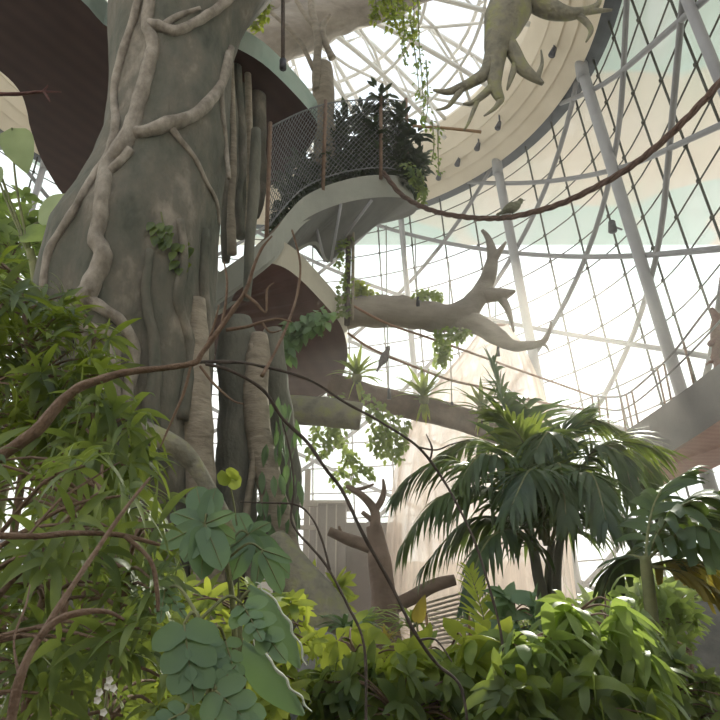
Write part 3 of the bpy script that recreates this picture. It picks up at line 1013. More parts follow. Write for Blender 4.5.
for k, (x, y0, y1, Y, lab) in enumerate([(387, 225, 395, 13.9, 'thin pale cord hanging left of the others down to the log'), (450, 262, 408, 14.8, 'thin pale cord hanging to the log right of its rosette'),
                                         (496, 300, 352, 14.6, 'short thin pale cord under the branch fork'), (416, 238, 303, 13.7, 'thin pale cord hanging above the middle of the dead branch')]):
    t = thing('plumb_line', lab, 'cord', P(x, y1, Y), 'hanging cords')
    MB().tube([P(x - 1, y0, Y), P(x, (y0 + y1) / 2, Y), P(x + 2, y1, Y)], 0.014, 5, 3).build('line', M['cord'], t)
    MB().tube([P(x + 2, y1 - 6, Y), P(x + 2, y1 + 4, Y)], [0.03, 0.05], 7, 1).build('weight', M['dark_metal'], t)
t = tag(MB().tube([P(413, 126, 11.5), P(450, 128.5, 11.3), P(481, 132, 11.1)], [0.028, 0.033], 8, 3).build('bamboo_pole', M['pole']), 'brown bamboo pole sticking out right of the planted walkway', 'pole')
t = thing('hanging_pole', 'dark pole hanging from the top in front of the pale green fascia', 'pole', P(283, 68, 9.4))
MB().tube([P(283, -40, 9.4), P(283, 64, 9.4)], 0.035, 8, 1).build('rod', M['twig_dark'], t)
MB().tube([P(283, 60, 9.4), P(283, 69, 9.4)], 0.06, 8, 1).build('ferrule', M['dark_metal'], t)
# post with climber beside the landing
t = thing('creeper_post', 'dark post overgrown with green creeper beside the cream landing fascia', 'post', P(349, 325, 12.9))
MB().tube([P(349, 222, 12.9), P(348, 270, 12.9), P(347, 325, 12.9)], 0.06, 8, 3).build('post', M['twig_dark'], t)
MB().tube([P(353, 226, 12.9), P(353, 270, 12.9), P(352, 320, 12.9)], 0.035, 8, 3).build('conduit', M['root_pale'], t)
b = MB()
for i in range(150):
    q = P(RND.gauss(343, 3.5), RND.uniform(236, 318), 12.8 + RND.uniform(-.15, .1))
    b.leaf(q, rvec() + V((0, -.3, -.5)), V((0, -1, .4)), RND.uniform(.08, .15), .08, 'ovate', .2, .2, 3)
b.build('creeper', M['l_mid'], t)


# birds
def bird(label, px, py, Y, mat, face, tilt):
    s = 0.17
    p = P(px, py, Y)
    t = thing('bird', label, 'bird', p)
    f = V((face, -0.15, tilt)).normalized()
    b = MB()
    # body, neck and head in one skin, beak and tail tapering at the ends
    b.tube([p - f * s * 1.75 - V((0, 0, .01)), p - f * s * 1.05, p - f * s * .6 + V((0, 0, .02)), p, p + f * s * .5 + V((0, 0, .03)), p + f * s * .8 + V((0, 0, .06)), p + f * s * 1.05 + V((0, 0, .085)), p + f * s * 1.3 + V((0, 0, .08))],
           [s * .13, s * .2, s * .42, s * .55, s * .5, s * .3, s * .33, s * .1], 10, 4)
    b.build('body', M[mat], t)
    MB().tube([p + f * s * 1.25 + V((0, 0, .08)), p + f * s * 1.6 + V((0, 0, .065))], [0.012, 0.002], 6, 1).build('beak', M['dark_metal'], t)
    for k in (-1, 1):
        sd = f.cross(UP).normalized() * k
        MB().leaf(p + f * s * .4 + sd * s * .46 + V((0, 0, .05)), -f + V((0, 0, -.12)), sd, s * 1.7, s * .6, 'ovate', .05, .2, 5).build('wing', M[mat], t)
        MB().tube([p + sd * .02 - V((0, 0, s * .4)), p + sd * .02 - V((0, 0, s * .75))], 0.006, 5, 1).build('leg', M['dark_metal'], t)


bird('small olive-grey bird perched on the thick brown rope', 512, 208.5, 10.7, 'bird_green', 1, .35)
bird('small grey bird clinging to the thin reddish rope over the log', 384, 359, 13.5, 'bird_grey', .55, .9)

# ------------------------------------------------------------------ background pieces
# sheer net tent
Y = 18.5
prof = [(325, 484, 508), (345, 470, 522), (380, 440, 536), (420, 413, 548), (470, 397, 556), (540, 389, 566), (620, 384, 576), (690, 380, 582)]
b = MB()
NSEG = 90
for py, l, r in prof:
    c = P((l + r) / 2, py, Y)
    rad = S((r - l) / 2, c)
    for k in range(NSEG):
        a = 2 * PI * k / NSEG
        f = 1 + 0.035 * math.sin(a * 17 + py * .01) + .02 * math.sin(a * 29)
        b.v.append(V((c.x + rad * f * math.cos(a), c.y + rad * .5 * f * math.sin(a), c.z)))
for i in range(len(prof) - 1):
    for k in range(NSEG):
        b.f.append((i * NSEG + k, (i + 1) * NSEG + k, (i + 1) * NSEG + (k + 1) % NSEG, i * NSEG + (k + 1) % NSEG))
t = thing('net_curtain', 'pale pinkish sheer net curtain gathered at the top behind the palm', 'curtain', V((P(490, 600, Y).x, Y, 0)))
b.build('net_cloth', M['netcloth'], t)
MB().tube([P(484 + 24 * i / 10, 325, Y - .3 * math.sin(PI * i / 10)) for i in range(11)], .04, 6, 1).build('top_band', M['rope_red'], t)
# taupe hut
t = thing('service_hut', 'taupe panelled hut behind the broken dead tree', 'hut', V((P(340, 560, 19).x, 19, 0)))
p0, p1 = P(308, 505, 19), P(346, 505, 19)
q1 = P(402, 522, 19)
MB().box(((p0.x + p1.x) / 2, 19.6, p0.z / 2), (p1.x - p0.x, 1.4, p0.z)).build('body', M['hut'], t, smooth=False)
MB().box(((p1.x + q1.x) / 2, 19.7, q1.z / 2), (q1.x - p1.x, 1.2, q1.z)).build('annex', M['hut'], t, smooth=False)
MB().box(((p0.x + p1.x) / 2, 19.5, p0.z + .04), (p1.x - p0.x + .2, 1.7, .08)).build('roof', M['wall'], t, smooth=False)
for x in (.25, .5, .75):
    MB().box((p0.x + (p1.x - p0.x) * x, 18.88, p0.z / 2), (.04, .04, p0.z)).build('batten', M['wall'], t, smooth=False)
t = thing('timber_frame', 'pale timber post and rail frame left of the taupe hut', 'frame', V((P(305, 560, 17).x, 17, 0)))
for x in (296, 308):
    p = P(x, 470, 17)
    MB().box((p.x, 17, p.z / 2), (.14, .14, p.z)).build('post', M['wall'], t, smooth=False)
for y in (505, 528):
    p = P(290, y, 17)
    p2 = P(318, y, 17)
    MB().box(((p.x + p2.x) / 2, 16.9, p.z), (p2.x - p.x, .08, .1)).build('rail', M['wall'], t, smooth=False)
# slatted screen
t = thing('slatted_screen', 'pale slatted screen leaning behind the lime frond', 'screen', P(452, 640, 9.2))
for i in range(11):
    f = i / 10
    a = P(424 + 14 * f, 604 + 40 * f, 9.2).lerp(P(428, 650, 9.2), 0)
    c = P(466 + 10 * f, 592 + 46 * f, 9.4)
    MB().tube([a, c], 0.016, 5, 1).build('slat', M['wall'], t)
for (x0, y0, x1, y1) in [(424, 602, 438, 700), (466, 590, 476, 690)]:
    MB().tube([P(x0, y0, 9.25), P(x1, y1, 9.25)], .02, 6, 1).build('side_rail', M['pole'], t)
# boulders
for (x, y, Y, r, lab) in [(285, 690, 6.2, (.75, .6, .75), 'grey boulder at the bottom below the buttress root'), (705, 640, 9.5, (.95, .7, 1.1), 'dark grey boulder at the right edge under the yellowing fronds')]:
    p = P(x, y, Y)
    b = MB().blob((p.x, p.y, (p.z + .35) * .42), (r[0] * 1.15, r[1] * 1.1, (p.z + .35) * .58), 40, 26, .35, 1.4)
    tag(b.build('boulder', M['rock']), lab, 'rock')

# ------------------------------------------------------------------ plants
def inpoly(x, y, poly):
    r = False
    j = len(poly) - 1
    for i in range(len(poly)):
        xi, yi = poly[i]
        xj, yj = poly[j]
        if (yi > y) != (yj > y) and x < (xj - xi) * (y - yi) / (yj - yi) + xi:
            r = not r
        j = i
    return r


def scatter(poly, n):
    xs = [p[0] for p in poly]
    ys = [p[1] for p in poly]
    out = []
    while len(out) < n:
        x, y = RND.uniform(min(xs), max(xs)), RND.uniform(min(ys), max(ys))
        if inpoly(x, y, poly):
            out.append((x, y))
    return out


def whorl(b, p, axis, n, L, Wd, prof, droop, fold, seg=5, spread=1.0):
    axis = V(axis).normalized()
    s = axis.orthogonal().normalized()
    c = axis.cross(s)
    a0 = RND.uniform(0, 6.28)
    for i in range(n):
        a = a0 + 2.4 * i
        r = s * math.cos(a) + c * math.sin(a)
        d = axis * RND.uniform(.15, .8) + r * spread
        l = L * RND.uniform(.65, 1.15)
        b.leaf(p + axis * (i * L * .03), d, axis + r * .1 + rvec(.2), l, Wd * l / L * RND.uniform(.85, 1.15), prof, droop * RND.uniform(.6, 1.4), fold, seg)


def shrub(name, label, cat, stems, poly, Yr, n, nl, L, Wd, mat, prof='lance', droop=.35, fold=.18, stem_mat='twig', group=None, axis=(0, -.15, .35), twig_r=.006, seg=5, spread=1.0, jitter=.6):
    """stems: pixel paths with depth and radius; leaves sit in whorls at the tips of twigs that leave the stems"""
    base = P(*stems[0][0][0])
    t = thing(name, label, cat, V((base.x, base.y, 0)), group)
    sp_all = []
    for pts, r in stems:
        w = [P(*q) for q in pts]
        if w[0].z > 0.05:
            w = [V((w[0].x, w[0].y, 0.0))] + w
        MB().tube(w, [r, r * .9, r * .7, r * .45], 8, 6, .2, 9).build('stem', M[stem_mat], t)
        sp_all += smooth_path(w, 8)
    b, tw = MB(), MB()
    for x, y in scatter(poly, n):
        p = P(x, y, RND.uniform(*Yr))
        if p.z < .1:
            continue
        best = min(sp_all, key=lambda q: (q - p).length + max(0, q.z - p.z) * .6)
        ax = (V(axis) + rvec(jitter) + (p - best).normalized() * .5)
        mid_ = best.lerp(p, .55) + V((0, 0, .12 * (p - best).length)) + rvec(.05 * (p - best).length)
        tw.tube([best, mid_, p], [twig_r * 1.5, twig_r * .7], 5, 4, cap=False)
        whorl(b, p, ax, nl, L, Wd, prof, droop, fold, seg, spread)
    b.build('foliage', M[mat], t)
    tw.build('twig', M[stem_mat], t)
    return t


# left lanceolate shrubs
shrub('laurel_shrub', 'tall dark narrow-leaved shrub at the left edge, the upper mass beside the trunk', 'shrub',
      [([(-20, 800, 3.6), (10, 560, 3.7), (30, 400, 3.8), (20, 280, 3.9)], .03), ([(40, 800, 3.9), (70, 560, 4.0), (85, 420, 4.1), (95, 330, 4.1)], .025), ([(-60, 700, 3.4), (-30, 420, 3.5), (-10, 300, 3.6)], .025)],
      [(-50, 235), (5, 238), (25, 262), (55, 290), (88, 318), (112, 345), (118, 385), (100, 440), (60, 470), (-50, 470)], (3.4, 4.3), 150, 8, .23, .042, 'l_dark', droop=.5, stem_mat='twig')
shrub('laurel_shrub', 'dense narrow-leaved shrub filling the lower left corner below the bare horizontal twig', 'shrub',
      [([(20, 900, 2.5), (30, 660, 2.6), (60, 560, 2.7), (100, 490, 2.8)], .025), ([(90, 900, 2.7), (110, 650, 2.8), (140, 520, 2.9)], .02), ([(-60, 760, 2.3), (-20, 560, 2.4)], .02)],
      [(-40, 460), (60, 455), (120, 470), (160, 520), (175, 600), (160, 740), (-40, 740)], (2.2, 3.3), 120, 7, .18, .034, 'l_mid', droop=.6)
shrub('laurel_shrub', 'shaded narrow-leaved shrub between the left shrubs and the trunk base', 'shrub',
      [([(60, 760, 5.2), (90, 560, 5.3), (110, 460, 5.4)], .03), ([(150, 760, 5.6), (165, 600, 5.6), (150, 520, 5.6)], .025)],
      [(20, 420), (150, 450), (190, 520), (215, 640), (215, 720), (20, 720)], (4.8, 6.2), 130, 8, .28, .05, 'l_dark', droop=.5)
shrub('weeping_shrub', 'long drooping bright leaves hanging below the thick brown bough on the left', 'shrub',
      [([(120, 800, 3.3), (118, 600, 3.3), (100, 470, 3.3), (95, 440, 3.3)], .018)],
      [(70, 395), (135, 410), (150, 470), (120, 520), (80, 500)], (3.1, 3.5), 26, 6, .30, .05, 'l_mid', droop=.9, axis=(.2, -.2, -.2))
# lime shrub seen between
shrub('lime_shrub', 'sunlit yellow-green shrub low between the lobed leaves and the buttress root', 'shrub',
      [([(235, 800, 4.4), (245, 680, 4.4), (260, 630, 4.4)], .02), ([(150, 800, 4.6), (140, 700, 4.6), (160, 640, 4.6)], .02)],
      [(110, 600), (200, 585), (290, 590), (310, 640), (290, 720), (110, 720)], (4.1, 5.0), 110, 7, .16, .055, 'l_lime', prof='oblong', droop=.3)
shrub('lime_shrub', 'yellow-green cut-leaved shrub at the bottom centre', 'shrub',
      [([(360, 800, 5.2), (365, 690, 5.2), (350, 640, 5.2)], .02), ([(430, 800, 5.4), (440, 700, 5.4), (450, 650, 5.4)], .02), ([(480, 800, 5.4), (470, 680, 5.4)], .02)],
      [(325, 635), (365, 622), (400, 640), (430, 646), (470, 628), (498, 655), (495, 730), (320, 730)], (4.8, 5.8), 85, 7, .27, .10, 'l_lime', prof='obov', droop=.6, axis=(0,-.3,-.1))
shrub('undergrowth_shrub', 'darker green shrub under the yellow-green one at the bottom centre', 'shrub',
      [([(400, 800, 4.8), (405, 720, 4.8)], .02)],
      [(310, 680), (400, 665), (490, 680), (500, 740), (310, 740)], (4.5, 5.0), 60, 7, .2, .075, 'l_mid', prof='oblong', droop=.5)
shrub('umbrella_shrub', 'leafy shrub with large hanging soft green lobes at bottom right of centre', 'shrub',
      [([(560, 820, 4.6), (565, 720, 4.6), (570, 640, 4.6), (580, 610, 4.6)], .03), ([(520, 820, 4.4), (520, 700, 4.4), (510, 650, 4.4)], .025), ([(620, 820, 4.8), (615, 700, 4.8), (610, 640, 4.8)], .025)],
      [(500, 640), (540, 632), (565, 600), (600, 588), (632, 600), (645, 650), (650, 735), (495, 735)], (4.1, 5.2), 110, 8, .30, .075, 'l_soft', prof='oblong', droop=.9, axis=(0, -.35, -.45), jitter=.5)
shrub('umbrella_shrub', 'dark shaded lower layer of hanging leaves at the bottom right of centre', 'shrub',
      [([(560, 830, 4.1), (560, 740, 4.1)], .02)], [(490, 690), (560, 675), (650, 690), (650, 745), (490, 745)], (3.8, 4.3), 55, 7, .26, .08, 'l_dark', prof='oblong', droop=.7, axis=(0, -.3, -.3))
shrub('rubber_plant', 'bushy plant with rounded grey-green leaves just left of the palm stems', 'shrub',
      [([(510, 800, 6.2), (512, 660, 6.2), (515, 610, 6.2)], .025)], [(490, 600), (515, 588), (545, 612), (550, 660), (490, 660)], (5.9, 6.5), 30, 6, .24, .11, 'l_blue', prof='ovate', droop=.3)
shrub('glossy_bush', 'fine-leaved dark bush in the bottom right corner', 'shrub',
      [([(700, 800, 5.6), (695, 700, 5.6), (690, 650, 5.6)], .025), ([(660, 800, 5.4), (665, 700, 5.4)], .02)],
      [(640, 650), (665, 640), (690, 672), (735, 690), (735, 740), (640, 740)], (5.0, 6.2), 120, 8, .15, .06, 'l_mid', prof='ovate', droop=.3)
shrub('glossy_bush', 'pale sunlit bush behind the green palm stem at right', 'shrub',
      [([(680, 800, 7.6), (680, 660, 7.6), (675, 610, 7.6)], .025)],
      [(618, 620), (650, 595), (690, 605), (700, 640), (670, 665), (620, 670)], (7.2, 8.2), 70, 7, .2, .07, 'l_soft', prof='ovate', droop=.35)
shrub('young_shrub', 'small bright green shrub beside the buttress root, in front of the taupe hut', 'shrub',
      [([(322, 760, 9.9), (321, 640, 9.9), (320, 590, 9.9)], .02)], [(300, 580), (322, 570), (340, 582), (338, 610), (305, 612)], (9.7, 10.2), 22, 7, .3, .085, 'l_lime', prof='oblong', droop=.3)
shrub('hedge_shrub', 'background hedge shrub behind the palm stems', 'shrub',
      [([(600, 760, 15), (600, 640, 15), (600, 600, 15)], .05), ([(680, 760, 15), (680, 600, 15)], .05), ([(500, 760, 15), (500, 650, 15)], .05)],
      [(470, 625), (560, 628), (585, 588), (610, 600), (640, 580), (735, 575), (735, 660), (470, 660)], (14, 16), 170, 7, .55, .2, 'l_soft', prof='ovate', droop=.4)
shrub('hedge_shrub', 'hazy green shrub at the far left edge beyond the narrow-leaved shrub', 'shrub',
      [([(0, 500, 13), (5, 300, 13), (20, 230, 13)], .06), ([(60, 500, 13), (60, 300, 13)], .06)],
      [(-40, 205), (20, 195), (70, 215), (70, 330), (-40, 330)], (12, 14), 110, 7, .5, .17, 'l_soft', prof='ovate', droop=.4)

# broad pale leaves at far left
t = thing('banana_plant', 'plant with very broad pale leaves glowing at the left under the dark round walkway', 'plant', V((P(30, 300, 11).x, 11, 0)))
MB().tube([V((P(30, 300, 11).x, 11, 0)), P(32, 330, 11), P(30, 250, 11)], [.12, .1, .07], 10, 5).build('stem', M['stem'], t)
for (x0, y0, x1, y1, L_, W_, m_) in [(12, 128, 42, 200, 1.25, .62, 'l_pale'), (38, 222, 74, 196, 1.0, .7, 'l_pale'), (-6, 165, -20, 215, 1.0, .5, 'l_pale'), (20, 235, 60, 232, .9, .5, 'l_soft'), (-22, 100, -10, 128, .7, .4, 'l_pale')]:
    p0, p1 = P(x0, y0, 11), P(x1, y1, 10.8)
    MB().leaf(p0, p1 - p0, V((0, -1, .3)), L_, W_, 'ovate', .1, .15, 10, .03).build('leaf', M[m_], t)
    MB().tube([P(30, 255, 11), P((30 + x0) / 2 - 5, (255 + y0) / 2 - 8, 11), p0], [.03, .015], 6, 5).build('leaf_stalk', M['stem'], t)


# ------------------------------------------------------------------ big foreground leaves
def stalked(name, label, specs, stem, Y0, mat, prof, seg, fold=.12, edge=False):
    w = [P(*q) for q in stem]
    w = [V((w[0].x, w[0].y, 0))] + w
    t = thing(name, label, 'plant', w[0])
    MB().tube(w, [.014, .012, .008], 8, 5).build('stem', M['stem'], t)
    path = smooth_path(w, 8)
    for cl in specs:
        (cx, cy, Yc), tips, wd = cl
        c = P(cx, cy, Yc)
        near = min(path, key=lambda q: (q - c).length + max(0, q.z - c.z))
        MB().tube([near, near.lerp(c, .6) + V((0, 0, .04)), c], [.006, .004], 6, 5).build('leaf_stalk', M['stem'], t)
        for (tx, ty, dy) in tips:
            q = P(tx, ty, Yc + dy)
            L_ = (q - c).length
            nrm = (CAM - c).normalized() + rvec(.35) + V((0, 0, .4))
            lf = MB()
            if prof == 'scallop':
                ax = (q - c).normalized()
                sd = ax.cross(nrm).normalized()
                nn = sd.cross(ax).normalized()
                for k in range(3):
                    f = .03 + .25 * k
                    for s_ in (-1, 1):
                        lf.leaf(c + ax * L_ * f + nn * .001 * k, ax * (.55 + .4 * k) + sd * s_ + nn * .06, nn + sd * s_ * .1, L_ * wd * (.56 - .04 * k), L_ * wd * .36, 'oblong', .03, .14, 10)
                lf.leaf(c - nn * .002, ax, nn, L_ * .95, L_ * wd * .26, 'oblong', .03, .05, 10)
                lf.leaf(c + ax * L_ * .6, ax, nn, L_ * .44, L_ * wd * .36, 'oblong', .03, .14, 10)
            else:
                lf.leaf(c, q - c, nrm, L_ * 1.03, wd * L_, prof, .06, fold, seg, .02)
            lf = lf.build('leaf', M[mat], t)
            side = MB()
            side.tube([c, c.lerp(q, .5) + nrm.normalized() * .002, q], [.0035, .001], 5, 3)
            side.build('midrib', M['stem'], lf)
    return t


stalked('fingered_plant', 'foreground plant with whorls of broad blue-green oblong leaflets in front of the trunk base',
        [((205, 524, 2.7), [(160, 545, -.05), (172, 512, .05), (196, 486, .1), (216, 488, .08), (234, 512, .0), (222, 568, -.1), (201, 577, -.1), (184, 560, -.1), (236, 540, 0)], .52),
         ((248, 534, 2.9), [(215, 560, -.1), (232, 578, -.1), (262, 562, -.05), (280, 552, .05), (270, 522, .08), (238, 512, .1), (290, 575, 0)], .5),
         ((262, 550, 2.8), [(256, 585, -.05), (282, 592, -.05), (292, 560, 0)], .42)],
        [(232, 760, 2.8), (235, 640, 2.8), (226, 560, 2.8), (206, 526, 2.72)], 2.7, 'l_blue', 'oblong', 8)
stalked('lobed_leaf_plant', 'foreground plant with big scalloped grey-green leaves at the bottom left of centre',
        [((184, 624, 2.0), [(194, 702, -.08)], .88), ((203, 640, 2.05), [(222, 678, -.05)], .8),
         ((215, 690, 1.95), [(262, 735, -.05), (236, 665, .05)], .85), ((185, 712, 1.9), [(140, 735, -.05)], .75),
         ((243, 605, 2.2), [(262, 640, -.1), (285, 660, -.1)], .6), ((165, 590, 2.3), [(160, 622, -.1), (186, 618, -.05)], .5),
         ((225, 640, 2.15), [(240, 690, -.05)], .6)],
        [(215, 800, 2.05), (212, 720, 2.05), (205, 650, 2.05), (200, 620, 2.1)], 2.0, 'l_blue', 'scallop', 28, .08)
# drooping leaf with pale torn margins
t = thing('torn_leaf_plant', 'dark drooping leaves with torn whitish edges hanging over the grey boulder', 'plant', V((P(250, 700, 2.6).x, 2.6, 0)))
MB().tube([V((P(250, 700, 2.6).x, 2.6, 0)), P(240, 680, 2.6), P(238, 610, 2.6), P(250, 590, 2.6)], [.012, .006], 6, 5).build('stem', M['stem'], t)
for pts, wd in [([(250, 585), (270, 605), (288, 635), (300, 668)], .06), ([(242, 640), (262, 662), (284, 690), (304, 715)], .07)]:
    w = smooth_path([P(x, y, 2.6 - .02 * i) for i, (x, y) in enumerate(pts)], 5)
    b, e = MB(), MB()
    n = len(w)
    vs = []
    for i, q in enumerate(w):
        k = math.sin(PI * (i + .6) / n) * wd
        vs += [q + V((-k, 0, -k * .5)), q, q + V((k * .35, .02, k * .15))]
    b.add(vs, [f for i in range(n - 1) for f in ((3 * i, 3 * i + 1, 3 * i + 4, 3 * i + 3), (3 * i + 1, 3 * i + 2, 3 * i + 5, 3 * i + 4))])
    lf = b.build('leaf', M['l_blue'], t)
    e.tube([q + V((wd * .35 + .006 * math.sin(i * 1.7), -.01, wd * .15 + .004 * math.sin(i * 2.3))) for i, q in enumerate(w)], [.002, .005, .003], 5, 3, .6, 60)
    e.build('torn_edge', M['leaf_edge'], lf)
# single round leaves near the aerial roots
t = thing('round_leaf_sprig', 'sprig of three round bright leaves in front of the dark aerial root', 'plant', P(225, 520, 2.95))
MB().tube([V((P(238, 640, 2.95).x, 2.95, .0)), P(238, 600, 2.95), P(236, 520, 2.95), P(228, 476, 2.95)], .004, 5, 5).build('stem', M['stem'], t)
for x, y, tx, ty in [(228, 474, 219, 482), (230, 478, 246, 488), (228, 477, 238, 470)]:
    MB().leaf(P(x, y, 2.95), P(tx, ty, 2.9) - P(x, y, 2.95), (CAM - P(x, y, 2.95)), .075, .065, 'oblong', .1, .1, 8).build('leaf', M['l_lime'], t)


# ------------------------------------------------------------------ woody foreground boughs
def bough(name, label, lims, mat='twig', cat='branch'):
    w0 = P(*lims[0][0][0])
    t = thing(name, label, cat, V((w0.x, w0.y, max(0, w0.z))))
    for i, (pts, rr) in enumerate(lims):
        w = [P(*q) for q in pts]
        k_ = .68 if mat == 'twig_dark' else .9
        MB().tube(w, [S(r * k_, w[0]) for r in rr], 8, 6, .3, 14).build('bough' if i == 0 else 'twig', M[mat], t)
    return t


Y = 3.0
bough('brown_bough', 'thick brown bough rising from the left edge across the trunk to the landing', [
    ([(-40, 490, 2.9), (0, 456, Y), (36, 431, Y), (72, 392, Y), (108, 377, Y), (137, 371, Y), (191, 364, Y), (203, 352, Y), (231, 313, Y), (246, 290, Y), (254, 266, Y), (262, 248, Y), (272, 236, Y)], [8, 8, 7.5, 6, 5, 4.5, 4, 3.5, 3.2, 2.8, 2.2, 1.8, 1]),
    ([(244, 294, Y), (256, 303, Y), (266, 312, Y), (267, 290, Y), (274, 283, Y)], [2.2, 1.8, 1.5, 1.2, .6]),
    ([(222, 325, Y), (226, 300, Y), (227, 280, Y), (224, 262, Y)], [2, 1.6, 1.4, .8]),
    ([(206, 350, Y), (214, 325, Y), (219, 305, Y)], [2, 1.5, .8]),
    ([(226, 330, Y), (246, 327, Y), (262, 322, Y), (278, 319, Y), (292, 322, Y)], [2.2, 2, 1.8, 1.4, .8]),
    ([(262, 322, Y), (270, 332, Y), (282, 330, Y)], [1.6, 1.2, .6]),
    ([(292, 230, Y + .3), (300, 262, Y + .3), (298, 290, Y + .3), (290, 318, Y + .2), (276, 350, Y + .1), (262, 376, Y)], [1, 1.2, 1.4, 1.4, 1.6, 2]),
    ([(191, 364, Y), (184, 392, Y), (172, 420, Y), (160, 448, Y)], [1.8, 1.6, 1.4, .8]),
    ([(200, 366, Y), (214, 384, Y), (232, 400, Y), (244, 404, Y)], [1.6, 1.4, 1.2, .8]),
], 'twig')
bough('drooping_twig', 'long thin dark twig sloping down across the middle to the palm', [
    ([(196, 362, 3.1), (230, 362, 3.2), (256, 365, 3.3), (307, 379, 3.5), (346, 403, 3.7), (379, 421, 3.9), (418, 447, 4.1), (442, 478, 4.2), (460, 510, 4.2), (476, 545, 4.2), (490, 590, 4.2), (502, 640, 4.2), (508, 720, 4.2)], [3, 2.6, 2.4, 2.2, 2.2, 2.3, 2.6, 2.6, 2.5, 2.4, 2.3, 2.2, 2.2]),
    ([(418, 447, 4.1), (436, 450, 4.1), (452, 444, 4.0), (470, 440, 4.0)], [1.6, 1.3, 1, .6]),
    ([(430, 460, 4.1), (432, 448, 4.1), (426, 434, 4.1)], [1.8, 1.5, .8])], 'twig_dark')
bough('drooping_twig', 'dark twig sloping from the hanging roots down to the bottom centre foliage', [
    ([(206, 364, 3.1), (231, 371, 3.2), (263, 390, 3.3), (283, 419, 3.4), (307, 442, 3.5), (325, 468, 3.5), (343, 492, 3.6), (364, 536, 3.6), (390, 583, 3.7), (415, 633, 3.7), (437, 664, 3.8), (462, 690, 3.8), (470, 760, 3.8)], [2.6, 2.5, 2.6, 2.7, 2.8, 3, 3, 3, 2.9, 2.8, 2.6, 2.4, 2.4]),
    ([(420, 640, 3.7), (436, 640, 3.7), (452, 662, 3.7)], [1.8, 1.5, 1])], 'twig_dark')
bough('upright_twig', 'thin crooked forked twig running from the hanging roots down to the bottom edge', [
    ([(366, 780, 3.5), (366, 720, 3.5), (364, 645, 3.5), (347, 604, 3.5), (328, 568, 3.5), (312, 548, 3.5), (299, 534, 3.5), (291, 518, 3.5), (294, 488, 3.5), (290, 452, 3.5), (282, 420, 3.45)], [2.4, 2.3, 2.2, 2.1, 2, 1.9, 1.9, 1.8, 1.7, 1.5, 1.2]),
    ([(330, 570, 3.5), (322, 540, 3.5), (312, 518, 3.5), (297, 505, 3.5), (270, 503, 3.5), (240, 502, 3.5)], [1.7, 1.6, 1.5, 1.5, 1.4, .8])], 'twig_dark')
bough('bare_twig', 'bare brown twig running level from the left edge below the thick bough', [
    ([(-40, 538, 2.0), (0, 536, 2.05), (40, 536, 2.1), (75, 533, 2.15), (120, 535, 2.2), (160, 545, 2.25)], [4, 4, 3.6, 3.2, 3, 2]),
    ([(28, 536, 2.08), (60, 500, 2.2), (90, 480, 2.3), (120, 462, 2.35)], [2, 1.8, 1.5, .8]),
    ([(125, 536, 2.2), (150, 560, 2.2), (157, 590, 2.2), (158, 612, 2.2)], [2.4, 2.6, 2.4, 1.5])], 'twig')
bough('forked_stem', 'pale brown forked stem rising from the bottom left corner and arching right', [
    ([(6, 780, 1.75), (12, 716, 1.75), (22, 672, 1.75), (38, 640, 1.78), (58, 620, 1.8), (84, 612, 1.82), (108, 612, 1.84), (124, 620, 1.85)], [6, 5.8, 5.2, 4.8, 4.2, 3.6, 3.2, 1.8]),
    ([(40, 638, 1.78), (70, 590, 1.85), (98, 548, 1.95), (128, 505, 2.05), (150, 478, 2.15)], [4, 3.6, 3.2, 2.8, 1.8]),
    ([(20, 680, 1.75), (14, 640, 1.8), (26, 605, 1.85), (30, 585, 1.9)], [2, 1.8, 1.5, 1])], 'twig')
bough('leaning_stem', 'brown leaning stem crossing behind the forked stem at the left edge', [
    ([(-40, 640, 2.4), (0, 594, 2.4), (24, 568, 2.4), (50, 540, 2.42), (78, 508, 2.45), (104, 490, 2.48)], [4, 4, 3.8, 3.4, 2.8, 1.4])], 'twig')
bough('budding_twig', 'reddish twig with forked bud end poking in at left against the dark soffit', [
    ([(-30, 92, 3.0), (0, 94, 3.0), (20, 94, 3.0), (40, 92, 3.0), (61, 92, 3.0)], [2.6, 2.4, 2.2, 1.8, .8]),
    ([(42, 92, 3.0), (46, 88, 3.0), (48, 85, 3.0)], [1.4, 1.2, .6]),
    ([(44, 92, 3.0), (48, 98, 3.0), (50, 102, 3.0)], [1.4, 1.2, .6])], 'red_wood')


# ------------------------------------------------------------------ palms
def frond(t, pts, npair, L, Wd, mat, droop=.5, ang=55, rib_r=.022, prof='strap', jag=.15, start=.12, nseg=4, twist=0.0):
    w = smooth_path([P(*q) for q in pts], 10)
    root = MB().tube(w, [rib_r, rib_r * .7, rib_r * .3], 6, 1).build('frond', M['stem'], t)
    b = MB()
    n = len(w)
    for i in range(npair):
        f = start + (1 - start) * i / (npair - 1)
        x = f * (n - 1)
        k = min(int(x), n - 2)
        p = w[k].lerp(w[k + 1], x - k)
        tg = (w[k + 1] - w[k]).normalized()
        up = (UP - tg * tg.dot(UP))
        up = up.normalized() if up.length > .15 else (V((0, -1, .3)) - tg * tg.dot(V((0, -1, .3)))).normalized()
        sd = tg.cross(up).normalized()
        prof_len = (0.45 + 0.55 * math.sin(PI * min(1, f * .8 + .2)) ** .8)
        for s in (-1, 1):
            a = math.radians(ang * (1 - .45 * f)) + RND.uniform(-jag, jag)
            d = tg * math.cos(a) + sd * s * math.sin(a) + up * RND.uniform(.05, .3)
            l = L * prof_len * RND.uniform(.8, 1.12)
            b.leaf(p, d, up + rvec(.2), l, Wd * RND.uniform(.75, 1.1), prof, droop * RND.uniform(.6, 1.5), .12, nseg)
    b.build('leaflets', M[mat], root)
    return root


